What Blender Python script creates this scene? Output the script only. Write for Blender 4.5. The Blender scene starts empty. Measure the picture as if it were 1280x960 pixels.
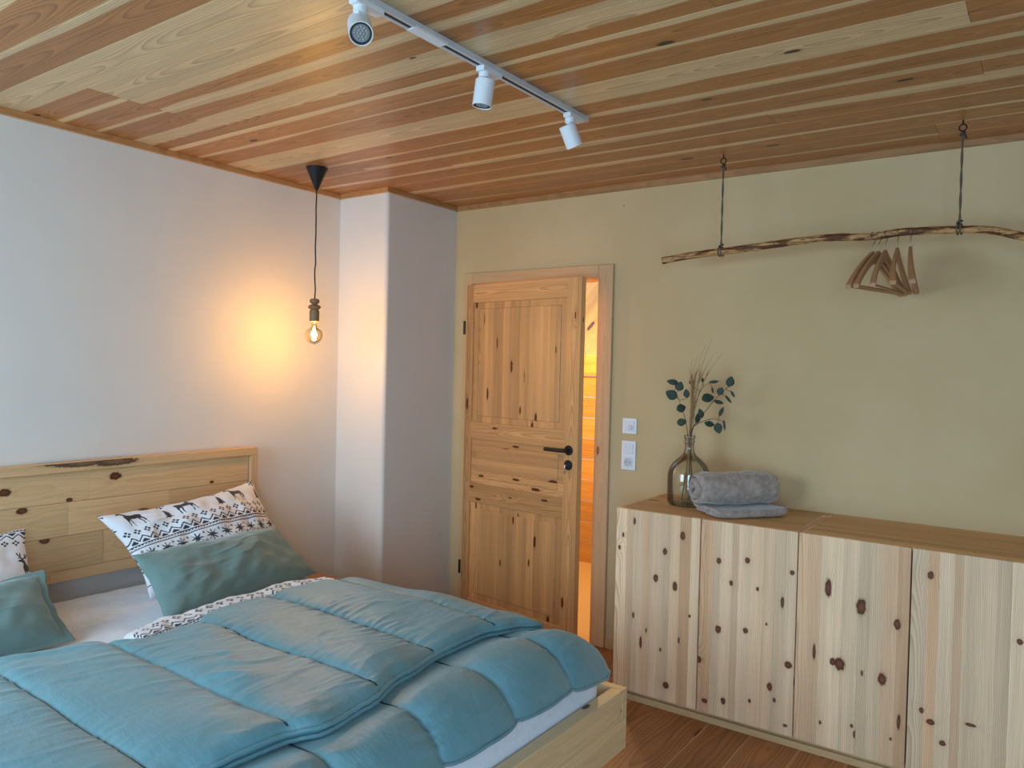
import bpy, bmesh, math, random
import numpy as np
from mathutils import Vector, Matrix, noise
R = random.Random(7)
PI = math.pi
col = bpy.context.scene.collection
# ------------------------------------------------------------------ camera maths
YAW, PIT, ROL, F = -0.616428609, -0.0209506701, 0.0230949737, 968.27
CAM = Vector((0, 0, 1.49))
fw = Vector((math.sin(YAW)*math.cos(PIT), math.cos(YAW)*math.cos(PIT), math.sin(PIT)))
rt = fw.cross(Vector((0, 0, 1))).normalized(); up = rt.cross(fw)
cr, sr = math.cos(ROL), math.sin(ROL)
rt, up = cr*rt + sr*up, -sr*rt + cr*up
def _ray(x, y): return rt*((x-640)/F) + up*((480-y)/F) + fw
def atY(x, y, Y): d = _ray(x, y); return CAM + d*((Y-CAM.y)/d.y)
def atZ(x, y, Z): d = _ray(x, y); return CAM + d*((Z-CAM.z)/d.z)
cd = bpy.data.cameras.new('camera'); cam = bpy.data.objects.new('camera', cd); col.objects.link(cam)
m = Matrix.Identity(4)
for i in range(3):
    m[i][0] = rt[i]; m[i][1] = up[i]; m[i][2] = -fw[i]; m[i][3] = CAM[i]
cam.matrix_world = m
cd.sensor_width = 36; cd.lens = F/1280*36; cd.clip_start = .05
bpy.context.scene.camera = cam

# ------------------------------------------------------------------ colour helper
def lin(c):
    return tuple(((v/255)/12.92 if v/255 <= .04045 else ((v/255+.055)/1.055)**2.4) for v in c) + (1,)

# ------------------------------------------------------------------ node helpers
class NT:
    def __init__(s, name):
        s.m = bpy.data.materials.new(name); s.m.use_nodes = True
        s.t = s.m.node_tree; s.t.nodes.clear()
        s.out = s.t.nodes.new('ShaderNodeOutputMaterial')
    def n(s, typ, **kw):
        o = s.t.nodes.new(typ)
        for k, v in kw.items():
            if k.startswith('i_'):
                o.inputs[int(k[2:]) if k[2:].isdigit() else k[2:].replace('_', ' ')].default_value = v
            else: setattr(o, k, v)
        return o
    def l(s, a, b): s.t.links.new(a, b)
    def math(s, op, a, b=None, c=None, clamp=False):
        o = s.t.nodes.new('ShaderNodeMath'); o.operation = op; o.use_clamp = clamp
        for i, v in enumerate((a, b, c)):
            if v is None: continue
            if isinstance(v, (int, float)): o.inputs[i].default_value = v
            else: s.l(v, o.inputs[i])
        return o.outputs[0]
    def vmath(s, op, a, b=None, c=None):
        o = s.t.nodes.new('ShaderNodeVectorMath'); o.operation = op
        for i, v in enumerate((a, b, c)):
            if v is None: continue
            if isinstance(v, tuple): o.inputs[i].default_value = v
            else: s.l(v, o.inputs[i])
        return o.outputs['Value'] if op in ('LENGTH', 'DISTANCE', 'DOT_PRODUCT') else o.outputs[0]
    def xyz(s, x, y, z):
        o = s.t.nodes.new('ShaderNodeCombineXYZ')
        for i, v in enumerate((x, y, z)):
            if isinstance(v, (int, float)): o.inputs[i].default_value = v
            else: s.l(v, o.inputs[i])
        return o.outputs[0]
    def noise(s, vec, scale, detail=2, rough=.5):
        o = s.n('ShaderNodeTexNoise'); o.inputs['Scale'].default_value = scale
        o.inputs['Detail'].default_value = detail; o.inputs['Roughness'].default_value = rough
        s.l(vec, o.inputs['Vector']); return o.outputs[0]
    def mix(s, fac, a, b, blend='MIX'):
        o = s.n('ShaderNodeMix', data_type='RGBA', blend_type=blend)
        for idx, v in ((0, fac), (6, a), (7, b)):
            if isinstance(v, (int, float, tuple)): o.inputs[idx].default_value = v
            else: s.l(v, o.inputs[idx])
        return o.outputs[2]
    def ramp(s, x, lo, hi):
        o = s.n('ShaderNodeMapRange', interpolation_type='SMOOTHSTEP')
        o.inputs[1].default_value = lo; o.inputs[2].default_value = hi
        s.l(x, o.inputs[0]); return o.outputs[0]
    def bsdf(s, color=None, rough=.5, metallic=0, spec=.5, bump=None, bstr=.3, bdist=.002, sheen=0, **kw):
        p = s.n('ShaderNodeBsdfPrincipled')
        if color is not None:
            if isinstance(color, tuple): p.inputs['Base Color'].default_value = color
            else: s.l(color, p.inputs['Base Color'])
        if isinstance(rough, (int, float)): p.inputs['Roughness'].default_value = rough
        else: s.l(rough, p.inputs['Roughness'])
        p.inputs['Metallic'].default_value = metallic
        p.inputs['Specular IOR Level'].default_value = spec
        if sheen:
            p.inputs['Sheen Weight'].default_value = sheen; p.inputs['Sheen Roughness'].default_value = .4
        if bump is not None:
            b = s.n('ShaderNodeBump'); b.inputs['Strength'].default_value = bstr; b.inputs['Distance'].default_value = bdist
            s.l(bump, b.inputs['Height']); s.l(b.outputs[0], p.inputs['Normal'])
        s.l(p.outputs[0], s.out.inputs[0]); return p

def make_wood(name, heart, late, sap, knotc=(84, 50, 28), ring=.0045, ringamp=.5, knot_p=.25, kcell=(3.0, 9.0), krad=.10,
              knots=(), rough=.5, cath=.06, tonevar=.25, bump=.15, spec=.4, warp=.02, sapw=.12, streak=.25, huevar=None):
    s = NT(name)
    uvn = s.n('ShaderNodeUVMap', uv_map='UVMap').outputs[0]
    a = s.n('ShaderNodeUVMap', uv_map='VN').outputs[0]
    b = s.n('ShaderNodeUVMap', uv_map='SAP').outputs[0]
    t = s.n('ShaderNodeUVMap', uv_map='TONE').outputs[0]
    sp = lambda v: (lambda o: (s.l(v, o.inputs[0]), o.outputs)[1])(s.n('ShaderNodeSeparateXYZ'))
    U = sp(uvn); A = sp(a); B = sp(b); T = sp(t)
    u, v, vn, seed = U[0], U[1], A[0], A[1]
    sz = s.math('MULTIPLY', seed, 23.7)
    # knots: stretched cells, some of them carry a knot; plus the ones placed by hand
    kp = s.xyz(s.math('MULTIPLY_ADD', u, kcell[0], s.math('MULTIPLY', seed, 171.3)), s.math('MULTIPLY_ADD', v, kcell[1], s.math('MULTIPLY', seed, 93.1)), 0.0)
    vo = s.n('ShaderNodeTexVoronoi', voronoi_dimensions='2D'); vo.inputs['Scale'].default_value = 1
    s.l(kp, vo.inputs['Vector'])
    rnd = sp(vo.outputs['Color'])
    pres = s.math('LESS_THAN', rnd[0], knot_p)
    rad = s.math('MULTIPLY_ADD', rnd[1], krad, krad*.35)
    wob = s.math('MULTIPLY', s.math('SUBTRACT', s.noise(s.xyz(s.math('MULTIPLY', u, 1), s.math('MULTIPLY', v, 1), sz), 70, 2), .5), .7)
    kd = s.math('ADD', s.math('DIVIDE', vo.outputs['Distance'], rad), s.math('MULTIPLY_ADD', pres, -40.0, 40.0))
    for (ku, kv, ru, rv, sd) in knots:
        dv = s.vmath('MULTIPLY_ADD', uvn, (1/ru, 1/rv, 0), (-ku/ru, -kv/rv, 0))
        kd = s.math('MINIMUM', kd, s.vmath('LENGTH', dv))
    kd = s.math('ADD', kd, wob)
    core = s.ramp(kd, 1.04, .90)
    rim = s.math('MULTIPLY', s.ramp(kd, 1.35, 1.0), .4)
    inner = s.ramp(kd, .75, .2)
    halo = s.math('EXPONENT', s.math('MULTIPLY', s.math('MAXIMUM', kd, 0), -.45))
    # rings
    wv = s.math('MULTIPLY', s.math('SUBTRACT', s.noise(s.xyz(s.math('MULTIPLY', u, 1.6), s.math('MULTIPLY', v, 7), sz), 1.0, 3), .5), warp*2)
    hh = s.math('MULTIPLY', s.noise(s.xyz(s.math('MULTIPLY', u, .9), 0.3, s.math('ADD', sz, 5.1)), 1.0, 2), cath*2)
    vv = s.math('ADD', v, wv)
    rr = s.math('SQRT', s.math('ADD', s.math('MULTIPLY', vv, vv), s.math('MULTIPLY', hh, hh)))
    rr = s.math('ADD', rr, s.math('MULTIPLY', halo, .02))
    ph = s.math('MULTIPLY', rr, 1/ring)
    fr = s.math('FRACT', ph)
    rg = s.math('MULTIPLY', s.math('POWER', fr, 2.2), s.ramp(fr, 1.0, .9))
    rg = s.math('MULTIPLY', rg, s.math('MULTIPLY_ADD', s.noise(s.xyz(s.math('MULTIPLY', u, 2), s.math('MULTIPLY', v, 60), sz), 1, 2), 1.2, .35))
    fib = s.noise(s.xyz(s.math('MULTIPLY', u, 5), s.math('MULTIPLY', v, 420), sz), 1.0, 3, .6)
    broad = s.noise(s.xyz(s.math('MULTIPLY', u, .8), s.math('MULTIPLY', v, 26), sz), 1.0, 2)
    # sapwood bands on the board's edges
    sw = s.math('MULTIPLY', s.math('SUBTRACT', s.noise(s.xyz(s.math('MULTIPLY', u, .95), 4.4, s.math('ADD', sz, 2.2)), 1.0, 2), .5), sapw*5)
    sw2 = s.math('MULTIPLY', s.math('SUBTRACT', s.noise(s.xyz(s.math('MULTIPLY', u, .95), 9.4, s.math('ADD', sz, 8.2)), 1.0, 2), .5), sapw*5)
    e1 = s.math('SUBTRACT', s.math('ADD', vn, s.math('MULTIPLY', sw, s.math('GREATER_THAN', B[0], .001))), B[0])
    e2 = s.math('SUBTRACT', s.math('ADD', s.math('SUBTRACT', 1.0, vn), s.math('MULTIPLY', sw2, s.math('GREATER_THAN', B[1], .001))), B[1])
    sm = s.math('MAXIMUM', s.ramp(e1, .03, -.03), s.ramp(e2, .03, -.03))
    base = s.mix(sm, lin(heart), lin(sap))
    if huevar: base = s.mix(s.math('MULTIPLY', T[1], 1.0), base, lin(huevar))
    base = s.mix(s.math('MULTIPLY', rg, s.math('MULTIPLY_ADD', sm, -ringamp*.35, ringamp)), base, lin(late))
    hal2 = s.math('EXPONENT', s.math('MULTIPLY', s.math('MAXIMUM', kd, 0), -.9))
    base = s.mix(s.math('MULTIPLY', hal2, .38), base, lin(tuple(int(.55*x+.45*y) for x, y in zip(late, knotc))))
    f = s.math('MULTIPLY_ADD', s.math('SUBTRACT', fib, .5), .55, 1.0)
    f = s.math('ADD', f, s.math('MULTIPLY', s.math('SUBTRACT', broad, .5), streak*2))
    f = s.math('MULTIPLY', f, s.math('MULTIPLY_ADD', s.math('SUBTRACT', T[0], .5), tonevar*2, 1.0))
    base = s.mix(1.0, base, s.xyz(f, f, f), 'MULTIPLY')
    kc = s.mix(inner, lin(knotc), lin(tuple(min(255, int(c*1.4)) for c in knotc)))
    base = s.mix(s.math('MAXIMUM', core, rim), base, kc)
    bm = s.math('ADD', s.math('MULTIPLY', fib, .5), s.math('MULTIPLY', rg, .5))
    s.bsdf(base, rough=rough, bump=bm, bstr=bump, bdist=.0015, spec=spec)
    return s.m

def plain(name, c, rough=.5, metallic=0, spec=.5, bump=None, bstr=.2, sheen=0):
    s = NT(name); h = None; cc = lin(c)
    if bump:
        tc = s.n('ShaderNodeTexCoord').outputs['Object']; h = s.noise(tc, bump, 3, .6)
        cc = s.mix(h, lin(tuple(int(x*.93) for x in c)), lin(tuple(min(255, int(x*1.04)) for x in c)))
    s.bsdf(cc, rough, metallic, spec, h, bstr, .002, sheen); return s.m

def plaster(name, c, c2):
    s = NT(name); tc = s.n('ShaderNodeTexCoord').outputs['Object']
    big = s.noise(tc, 1.3, 4, .55); fine = s.noise(tc, 120, 4, .65); mid = s.noise(tc, 14, 3, .6)
    cc = s.mix(s.ramp(big, .3, .7), lin(c), lin(c2))
    h = s.math('ADD', s.math('MULTIPLY', fine, .5), mid)
    s.bsdf(cc, .93, 0, .15, h, .22, .003); return s.m

def thin_glass(name, tint, gloss=.12):
    s = NT(name)
    tr = s.n('ShaderNodeBsdfTransparent'); tr.inputs[0].default_value = tint
    gl = s.n('ShaderNodeBsdfGlossy'); gl.inputs['Roughness'].default_value = .03
    lw = s.n('ShaderNodeLayerWeight'); lw.inputs[0].default_value = .25
    edge = s.math('POWER', lw.outputs['Facing'], 3.0)
    dk = s.mix(edge, tint, (tint[0]*.5, tint[1]*.54, tint[2]*.5, 1)); s.l(dk, tr.inputs[0])
    mx = s.n('ShaderNodeMixShader')
    s.l(s.math('MULTIPLY_ADD', lw.outputs['Fresnel'], .8, gloss*.3, clamp=True), mx.inputs[0])
    s.l(tr.outputs[0], mx.inputs[1]); s.l(gl.outputs[0], mx.inputs[2]); s.l(mx.outputs[0], s.out.inputs[0])
    return s.m
def emit(name, c, k):
    s = NT(name); e = s.n('ShaderNodeEmission'); e.inputs[0].default_value = c; e.inputs[1].default_value = k
    s.l(e.outputs[0], s.out.inputs[0]); return s.m

# ------------------------------------------------------------------ objects
def tag(o, label=None, cat=None, group=None, kind=None):
    if label: o['label'] = label
    if cat: o['category'] = cat
    if group: o['group'] = group
    if kind: o['kind'] = kind
    return o
def empty(name, loc=(0, 0, 0), rz=0):
    o = bpy.data.objects.new(name, None); col.objects.link(o); o.location = loc; o.rotation_euler = (0, 0, rz)
    o.empty_display_size = .05; return o
def link(name, bm, mat, parent=None, smooth=False, bevel=0, seg=2, sub=0):
    me = bpy.data.meshes.new(name); bm.normal_update(); bm.to_mesh(me); bm.free()
    o = bpy.data.objects.new(name, me); col.objects.link(o)
    me.materials.append(mat)
    if smooth: me.polygons.foreach_set('use_smooth', [True]*len(me.polygons))
    if bevel:
        b = o.modifiers.new('bevel', 'BEVEL'); b.width = bevel; b.segments = seg; b.limit_method = 'ANGLE'; b.angle_limit = math.radians(40)
    if sub:
        b = o.modifiers.new('sub', 'SUBSURF'); b.levels = sub; b.render_levels = sub
    if parent is not None: o.parent = parent
    return o
def struct(name, bm, mat, **k):
    return tag(link(name, bm, mat, **k), kind='structure')
def copy_tree(o, parent=None):
    c = o.copy(); col.objects.link(c)
    if parent is not None: c.parent = parent
    for ch in [x for x in o.children]: copy_tree(ch, c)
    return c

class WB:
    """collects wooden boards with grain coordinates"""
    def __init__(s):
        s.bm = bmesh.new()
        s.L = [s.bm.loops.layers.uv.new(n) for n in ('UVMap', 'VN', 'SAP', 'TONE')]
    def face(s, vs, uv, vn, seed, sap, tone, hue):
        try: f = s.bm.faces.new(vs)
        except ValueError: return
        for i, lp in enumerate(f.loops):
            lp[s.L[0]].uv = uv[i]; lp[s.L[1]].uv = (vn[i], seed); lp[s.L[2]].uv = sap; lp[s.L[3]].uv = (tone, hue)
    def board(s, lo, hi, grain='x', cross=None, seed=None, sap=(0, 0), tone=None, hue=None, off=None, mat=None, abs_uv=False, uvc=None):
        seed = R.random() if seed is None else seed; tone = R.random() if tone is None else tone
        hue = R.random() if hue is None else hue
        off = (R.uniform(0, 9) if off is None else off)
        gi = 'xyz'.index(grain); o = [i for i in range(3) if i != gi]
        ci = 'xyz'.index(cross) if cross else max(o, key=lambda i: hi[i]-lo[i])
        ti = [i for i in o if i != ci][0]
        P = [[lo[0], hi[0]][i & 1] for i in range(8)]
        co = [((hi if i & 1 else lo)[0], (hi if i & 2 else lo)[1], (hi if i & 4 else lo)[2]) for i in range(8)]
        M = mat or Matrix.Identity(4)
        V = [s.bm.verts.new(M @ Vector(c)) for c in co]
        cc = (lo[ci]+hi[ci])/2 if uvc is None else uvc; W = hi[ci]-lo[ci]
        def uvof(c, axis):   # axis = face normal index
            if abs_uv and axis != gi: return (c[gi], c[ci]), (c[ci]-lo[ci])/W
            if axis == ti: return (c[gi]+off, c[ci]-cc), (c[ci]-lo[ci])/W
            if axis == ci: return (c[gi]+off, (c[ti]-lo[ti]) + (c[ci]-cc)), (c[ci]-lo[ci])/W
            return (c[ti]*.5+off, c[ci]-cc), (c[ci]-lo[ci])/W
        for axis, idx in ((0, (0, 4, 6, 2)), (0, (1, 3, 7, 5)), (1, (0, 1, 5, 4)), (1, (2, 6, 7, 3)), (2, (0, 2, 3, 1)), (2, (4, 5, 7, 6))):
            d = [uvof(co[i], axis) for i in idx]
            s.face([V[i] for i in idx], [x[0] for x in d], [x[1] for x in d], seed, sap, tone, hue)
    def lamella(s, lo, hi, grain, cross, widths, tones=None, hues=None, mat=None, seedb=0):
        """edge-glued panel: one solid, strips across; uv absolute within the panel"""
        gi = 'xyz'.index(grain); ci = 'xyz'.index(cross); ti = 3-gi-ci
        cuts = [lo[ci]]; i = 0
        while cuts[-1] < hi[ci]-1e-5:
            cuts.append(min(hi[ci], cuts[-1]+widths[i % len(widths)])); i += 1
        if len(cuts) > 2 and cuts[-1]-cuts[-2] < .008: cuts.pop(-2)
        M = mat or Matrix.Identity(4)
        def pt(g, c, t):
            p = [0, 0, 0]; p[gi] = g; p[ci] = c; p[ti] = t; return p
        ring = []
        for c in cuts:
            ring.append([s.bm.verts.new(M @ Vector(pt(g, c, t))) for g, t in ((lo[gi], lo[ti]), (hi[gi], lo[ti]), (hi[gi], hi[ti]), (lo[gi], hi[ti]))])
        gt = ((lo[gi], lo[ti]), (hi[gi], lo[ti]), (hi[gi], hi[ti]), (lo[gi], hi[ti]))
        for k in range(len(cuts)-1):
            tone = tones[k % len(tones)] if tones else R.random(); hue = hues[k % len(hues)] if hues else R.random(); seed = R.random()
            for e in range(4):
                a, b = e, (e+1) % 4
                vs = [ring[k][a], ring[k][b], ring[k+1][b], ring[k+1][a]]
                if e in (0, 2):
                    uv = [(gt[a][0]-lo[gi], cuts[k]-lo[ci]), (gt[b][0]-lo[gi], cuts[k]-lo[ci]), (gt[b][0]-lo[gi], cuts[k+1]-lo[ci]), (gt[a][0]-lo[gi], cuts[k+1]-lo[ci])]
                else:
                    uv = [(gt[a][1]*.3, cuts[k]-lo[ci]), (gt[b][1]*.3, cuts[k]-lo[ci]), (gt[b][1]*.3, cuts[k+1]-lo[ci]), (gt[a][1]*.3, cuts[k+1]-lo[ci])]
                s.face(vs, uv, [0, 0, 1, 1], seed, (0, 0), tone, hue)
        for k, fl in ((0, 0), (len(cuts)-1, 1)):
            r = ring[k]; uv = [(g-lo[gi], t-lo[ti]) for g, t in gt]
            s.face(r[::-1] if not fl else r, uv[::-1] if not fl else uv, [0, 0, 1, 1], R.random(), (0, 0), .5, .5)
        bmesh.ops.recalc_face_normals(s.bm, faces=s.bm.faces[:])
    def done(s, name, mat, parent=None, bevel=.0015, seg=2):
        bmesh.ops.recalc_face_normals(s.bm, faces=s.bm.faces[:])
        return link(name, s.bm, mat, parent, bevel=bevel, seg=seg)

def add_box(bm, lo, hi, M=None):
    vs = [bm.verts.new((M or Matrix.Identity(4)) @ Vector(((hi if i & 1 else lo)[0], (hi if i & 2 else lo)[1], (hi if i & 4 else lo)[2]))) for i in range(8)]
    for idx in ((0, 4, 6, 2), (1, 3, 7, 5), (0, 1, 5, 4), (2, 6, 7, 3), (0, 2, 3, 1), (4, 5, 7, 6)): bm.faces.new([vs[i] for i in idx])
def box(lo, hi, M=None):
    bm = bmesh.new(); add_box(bm, lo, hi, M); return bm
def add_lathe(bm, prof, n=32, M=None, cap=True):
    M = M or Matrix.Identity(4); rings = []
    for r, z in prof:
        rings.append([bm.verts.new(M @ Vector((r*math.cos(2*PI*k/n), r*math.sin(2*PI*k/n), z))) for k in range(n)])
    for a, b in zip(rings, rings[1:]):
        for k in range(n): bm.faces.new((a[k], a[(k+1) % n], b[(k+1) % n], b[k]))
    if cap:
        bm.faces.new(rings[0][::-1]); bm.faces.new(rings[-1])
    return bm
def frame_along(pts):
    T = []; n = len(pts)
    for i in range(n): T.append((pts[min(i+1, n-1)]-pts[max(i-1, 0)]).normalized())
    ref = Vector((0, 0, 1)) if abs(T[0].z) < .9 else Vector((1, 0, 0))
    N = (ref - T[0]*ref.dot(T[0])).normalized(); out = []
    for t in T:
        N = (N - t*N.dot(t)).normalized(); out.append((t, N, t.cross(N)))
    return out
def add_tube(bm, pts, rad, n=8, cap=True, closed=False):
    pts = [Vector(p) for p in pts]; fr = frame_along(pts); rings = []
    for i, (p, (t, N, B)) in enumerate(zip(pts, fr)):
        r = rad(i/(len(pts)-1), i) if callable(rad) else rad
        if callable(r): pass
        rings.append([bm.verts.new(p + (N*math.cos(2*PI*k/n) + B*math.sin(2*PI*k/n))*(r(k) if callable(r) else r)) for k in range(n)])
    pr = list(zip(rings, rings[1:]))
    for a, b in pr:
        for k in range(n): bm.faces.new((a[k], a[(k+1) % n], b[(k+1) % n], b[k]))
    if cap: bm.faces.new(rings[0][::-1]); bm.faces.new(rings[-1])
    return bm
def smooth_path(P, n=8):
    P = [Vector(p) for p in P]; out = []
    for i in range(len(P)-1):
        p0 = P[max(i-1, 0)]; p1 = P[i]; p2 = P[i+1]; p3 = P[min(i+2, len(P)-1)]
        for k in range(n):
            t = k/n
            out.append(.5*((2*p1)+(-p0+p2)*t+(2*p0-5*p1+4*p2-p3)*t*t+(-p0+3*p1-3*p2+p3)*t**3))
    out.append(P[-1]); return out

# ------------------------------------------------------------------ materials
M_ceil = make_wood('ceiling larch', (182, 124, 70), (120, 72, 36), (220, 190, 144), knotc=(34, 22, 14), ring=.0062, ringamp=.85,
                   knot_p=.15, kcell=(2.6, 6.5), krad=.06, rough=.36, cath=.055, tonevar=.22, sapw=.10, streak=.26, warp=.012, spec=.5)
M_floor = make_wood('floor larch', (166, 112, 68), (100, 60, 32), (200, 158, 108), knotc=(50, 28, 16), ring=.010, ringamp=.8,
                    knot_p=.22, kcell=(2.2, 6), krad=.10, rough=.4, cath=.07, tonevar=.12, sapw=.02, streak=.15)
M_trim = make_wood('trim larch', (182, 132, 84), (132, 84, 46), (208, 172, 122), ring=.006, knot_p=.3, kcell=(2, 12), krad=.16, rough=.45)
M_head = make_wood('stone pine', (218, 178, 130), (174, 128, 82), (226, 190, 144), knotc=(84, 44, 26), ring=.010, ringamp=.32,
                   knot_p=.6, kcell=(4.2, 6.5), krad=.12, rough=.5, cath=.05, tonevar=.12, streak=.10)
M_bed = make_wood('stone pine frame', (228, 194, 146), (192, 150, 102), (236, 206, 160), knotc=(74, 48, 30), ring=.009, ringamp=.28,
                  knot_p=.4, kcell=(3.2, 7.0), krad=.085, rough=.5, cath=.06, tonevar=.08, streak=.12)
M_door = make_wood('oiled pine door', (212, 158, 102), (160, 100, 54), (222, 176, 122), knotc=(80, 38, 20), ring=.005, ringamp=.7,
                   knot_p=.36, kcell=(4.0, 15.0), krad=.11, rough=.38, cath=.05, tonevar=.17, streak=.34)
M_case = make_wood('oiled pine casing', (204, 168, 122), (174, 134, 90), (214, 182, 138), knotc=(120, 70, 40), ring=.005, ringamp=.4,
                   knot_p=.05, kcell=(3, 10), krad=.1, rough=.42, cath=.03, tonevar=.05, streak=.12)
PINE = dict(heart=(240, 207, 168), late=(186, 136, 88), sap=(240, 214, 178), knotc=(92, 52, 30), ring=.0050, ringamp=.75,
            knot_p=.0, kcell=(2.5, 9), krad=.1, rough=.55, cath=.05, tonevar=.14, streak=.24, huevar=(220, 172, 130), spec=.35)
M_side = make_wood('raw pine', **{**PINE, 'knot_p': .05})
M_sidetop = make_wood('raw pine top', **{**PINE, 'heart': (226, 186, 132), 'sap': (230, 192, 140), 'huevar': (212, 166, 112), 'knot_p': .16})
M_hall = make_wood('hall spruce', (222, 160, 78), (186, 116, 46), (232, 182, 104), ring=.008, knot_p=.2, kcell=(2, 7), krad=.1, rough=.4)
M_hang = make_wood('hanger beech', (176, 132, 92), (146, 100, 66), (186, 142, 100), ring=.004, knot_p=0, ringamp=.3, rough=.4, tonevar=.05)
M_socket = make_wood('lamp holder oak', (146, 112, 76), (112, 80, 50), (156, 122, 84), ring=.003, knot_p=0, ringamp=.4, rough=.5, tonevar=.05)
M_white_wall = plaster('white clay plaster', (222, 217, 210), (228, 223, 216))
M_tan_wall = plaster('ochre clay plaster', (200, 174, 130), (208, 183, 141))
M_back_wall = plaster('plain clay plaster', (176, 164, 142), (186, 174, 152))
M_black = plain('black plastic', (22, 22, 23), .45)
M_cord = plain('black fabric cord', (26, 24, 24), .9)
M_white = plain('white powder coat', (226, 229, 231), .45)
M_switch = plain('white switch plastic', (232, 233, 234), .35)
M_switch_in = plain('white rocker', (222, 224, 228), .3)
M_track = plain('track aluminium white', (200, 203, 205), .4)
M_steel = plain('steel hook', (190, 186, 178), .3, 1)
M_iron = plain('dark iron', (46, 40, 36), .5, .8)
M_rope = plain('grey brown rope', (104, 90, 74), .95, bump=300)
M_slot = plain('dark slot', (36, 36, 38), .6)
M_lens = plain('led lens', (150, 152, 150), .2)
M_sheet = plain('white cotton sheet', (234, 238, 248), .9, spec=.2, bump=40, bstr=.1, sheen=.2)
M_plug = plain('dark contact', (60, 58, 58), .5)

# ------------------------------------------------------------------ ROOM
XL, YB, ZC = -3.428, 3.681, 2.465      # left wall, back wall, ceiling
XR, YF = 1.25, -.75                   # right wall, wall behind the camera
CX, CY = -3.052, 3.083                 # chimney breast corner
T = .25
# floor boards running along Y
w = WB(); x = -1.178 - .1855*13
while x < XR+.1:
    y = YF-.2
    y += -R.uniform(0, 2)
    while y < YB+3.2:
        L = R.uniform(2.6, 4.2)
        w.board((x+.0006, y, -.022), (x+.1855-.0006, min(y+L, YB+3.3), 0), 'y', 'x', sap=R.choice([(0, 0.03), (.04, 0), (0, 0), (0.03, .03)]))
        y += L
    x += .1855
fl = w.done('floor', M_floor, bevel=.0012, seg=1); tag(fl, kind='structure')
struct('floor_base', box((XL-.3, YF-.3, -.2), (XR+.3, YB+3.4, -.024)), plain('subfloor', (90, 80, 70), .9))
# ceiling boards running along X
w = WB()
y0 = 2.467 - .1525*26
joints = {14: -3.9, 19: -2.9, 21: -2.9}
k = 0; y = y0
# style per board, counted from the seam at y = 2.467 towards the camera (negative) and the back wall
style = {}
def sty(i): return style.get(i)
# index i: board spans y from 2.467+.1525*(i) ; sap = share of pale wood at near / far edge
style[-1] = ('pale', -0.232)
style[-2] = (.10, 0); style[-3] = (.22, 0); style[-4] = (.5, .0); style[-5] = (.16, .25)
style[-6] = (.30, .20); style[-7] = ('pale', 9); style[-8] = ('pale', 9); style[-9] = (.12, 0); style[-10] = (.1, .1)
style[0] = (.16, .10); style[1] = (.08, .22); style[2] = (0, .14); style[3] = (.18, .05); style[4] = (.04, 0); style[5] = (.22, 0); style[6] = (0, .08); style[7] = (0, .2)
for i in range(-27, 9):
    ya = 2.467 + .1525*i; yb = ya+.1525
    if ya > YB: break
    yb = min(yb, YB+.02)
    segs = []
    if i == -1: cuts = [XL-.1, -.232, XR+.1]
    elif i in (-7, -6): cuts = [XL-.1, -2.90, -.6+R.uniform(0, .3), XR+.1]
    elif i == -5: cuts = [XL-.1, -2.9, .4, XR+.1]
    elif i == 1: cuts = [XL-.1, -2.88, .3, XR+.1]
    elif i == 2: cuts = [XL-.1, -2.45, -.232, XR+.1]
    else:
        c0 = R.uniform(-1.2, .9); cuts = [XL-.1, c0, XR+.1]
        if i in (-3, -2, 0): cuts = [XL-.1, .7, XR+.1]
    for a, b in zip(cuts, cuts[1:]):
        st = style.get(i, (R.choice([0, .1, .2]), R.choice([0, .15, .25])))
        if a > -.6 and i not in (0, 3, 4): st = (R.choice([0, .05]), R.choice([0, .2]))
        if a < -3 and b < -2.4: st = (0, .12)
        if st[0] == 'pale': sap = (1.6, 0)
        else: sap = st
        w.board((a, ya+.0004, ZC), (b-.0006, yb-.0004, ZC+.02), 'x', 'y', sap=sap, tone=R.uniform(.3, .75))
ce = w.done('ceiling', M_ceil, bevel=.0009, seg=1); tag(ce, kind='structure')
struct('ceiling_slab', box((XL-.3, YF-.3, ZC+.022), (XR+.3, YB+.3, ZC+.2)), M_back_wall)
# walls
struct('wall_left', box((XL-T, YF-T, -.1), (XL, YB+T, ZC+.05)), M_white_wall)
bm = bmesh.new()                       # back wall with the doorway
DX0, DX1, DZ = -2.925, -2.033, 2.0
add_box(bm, (XL-.05, YB, -.05), (DX0, YB+.13, ZC+.05)); add_box(bm, (DX1, YB, -.05), (XR+T, YB+.13, ZC+.05)); add_box(bm, (DX0, YB, DZ), (DX1, YB+.13, ZC+.05))
struct('wall_back', bm, M_tan_wall)
struct('wall_right', box((XR, YF-T, -.1), (XR+T, YB+T, ZC+.05)), M_back_wall)
WX0, WX1, WZ0, WZ1 = -3.2, -1.7, .85, 2.15
VX0, VX1 = -.1, 1.0
VZ0 = .12
bm = bmesh.new()
add_box(bm, (XL-T, YF-.2, -.1), (WX0, YF, ZC+.05)); add_box(bm, (WX1, YF-.2, -.1), (VX0, YF, ZC+.05)); add_box(bm, (VX1, YF-.2, -.1), (XR+T, YF, ZC+.05)); add_box(bm, (VX0, YF-.2, -.1), (VX1, YF, VZ0)); add_box(bm, (VX0, YF-.2, WZ1), (VX1, YF, ZC+.05))
add_box(bm, (WX0, YF-.2, -.1), (WX1, YF, WZ0)); add_box(bm, (WX0, YF-.2, WZ1), (WX1, YF, ZC+.05))
struct('wall_front', bm, M_back_wall)
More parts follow.
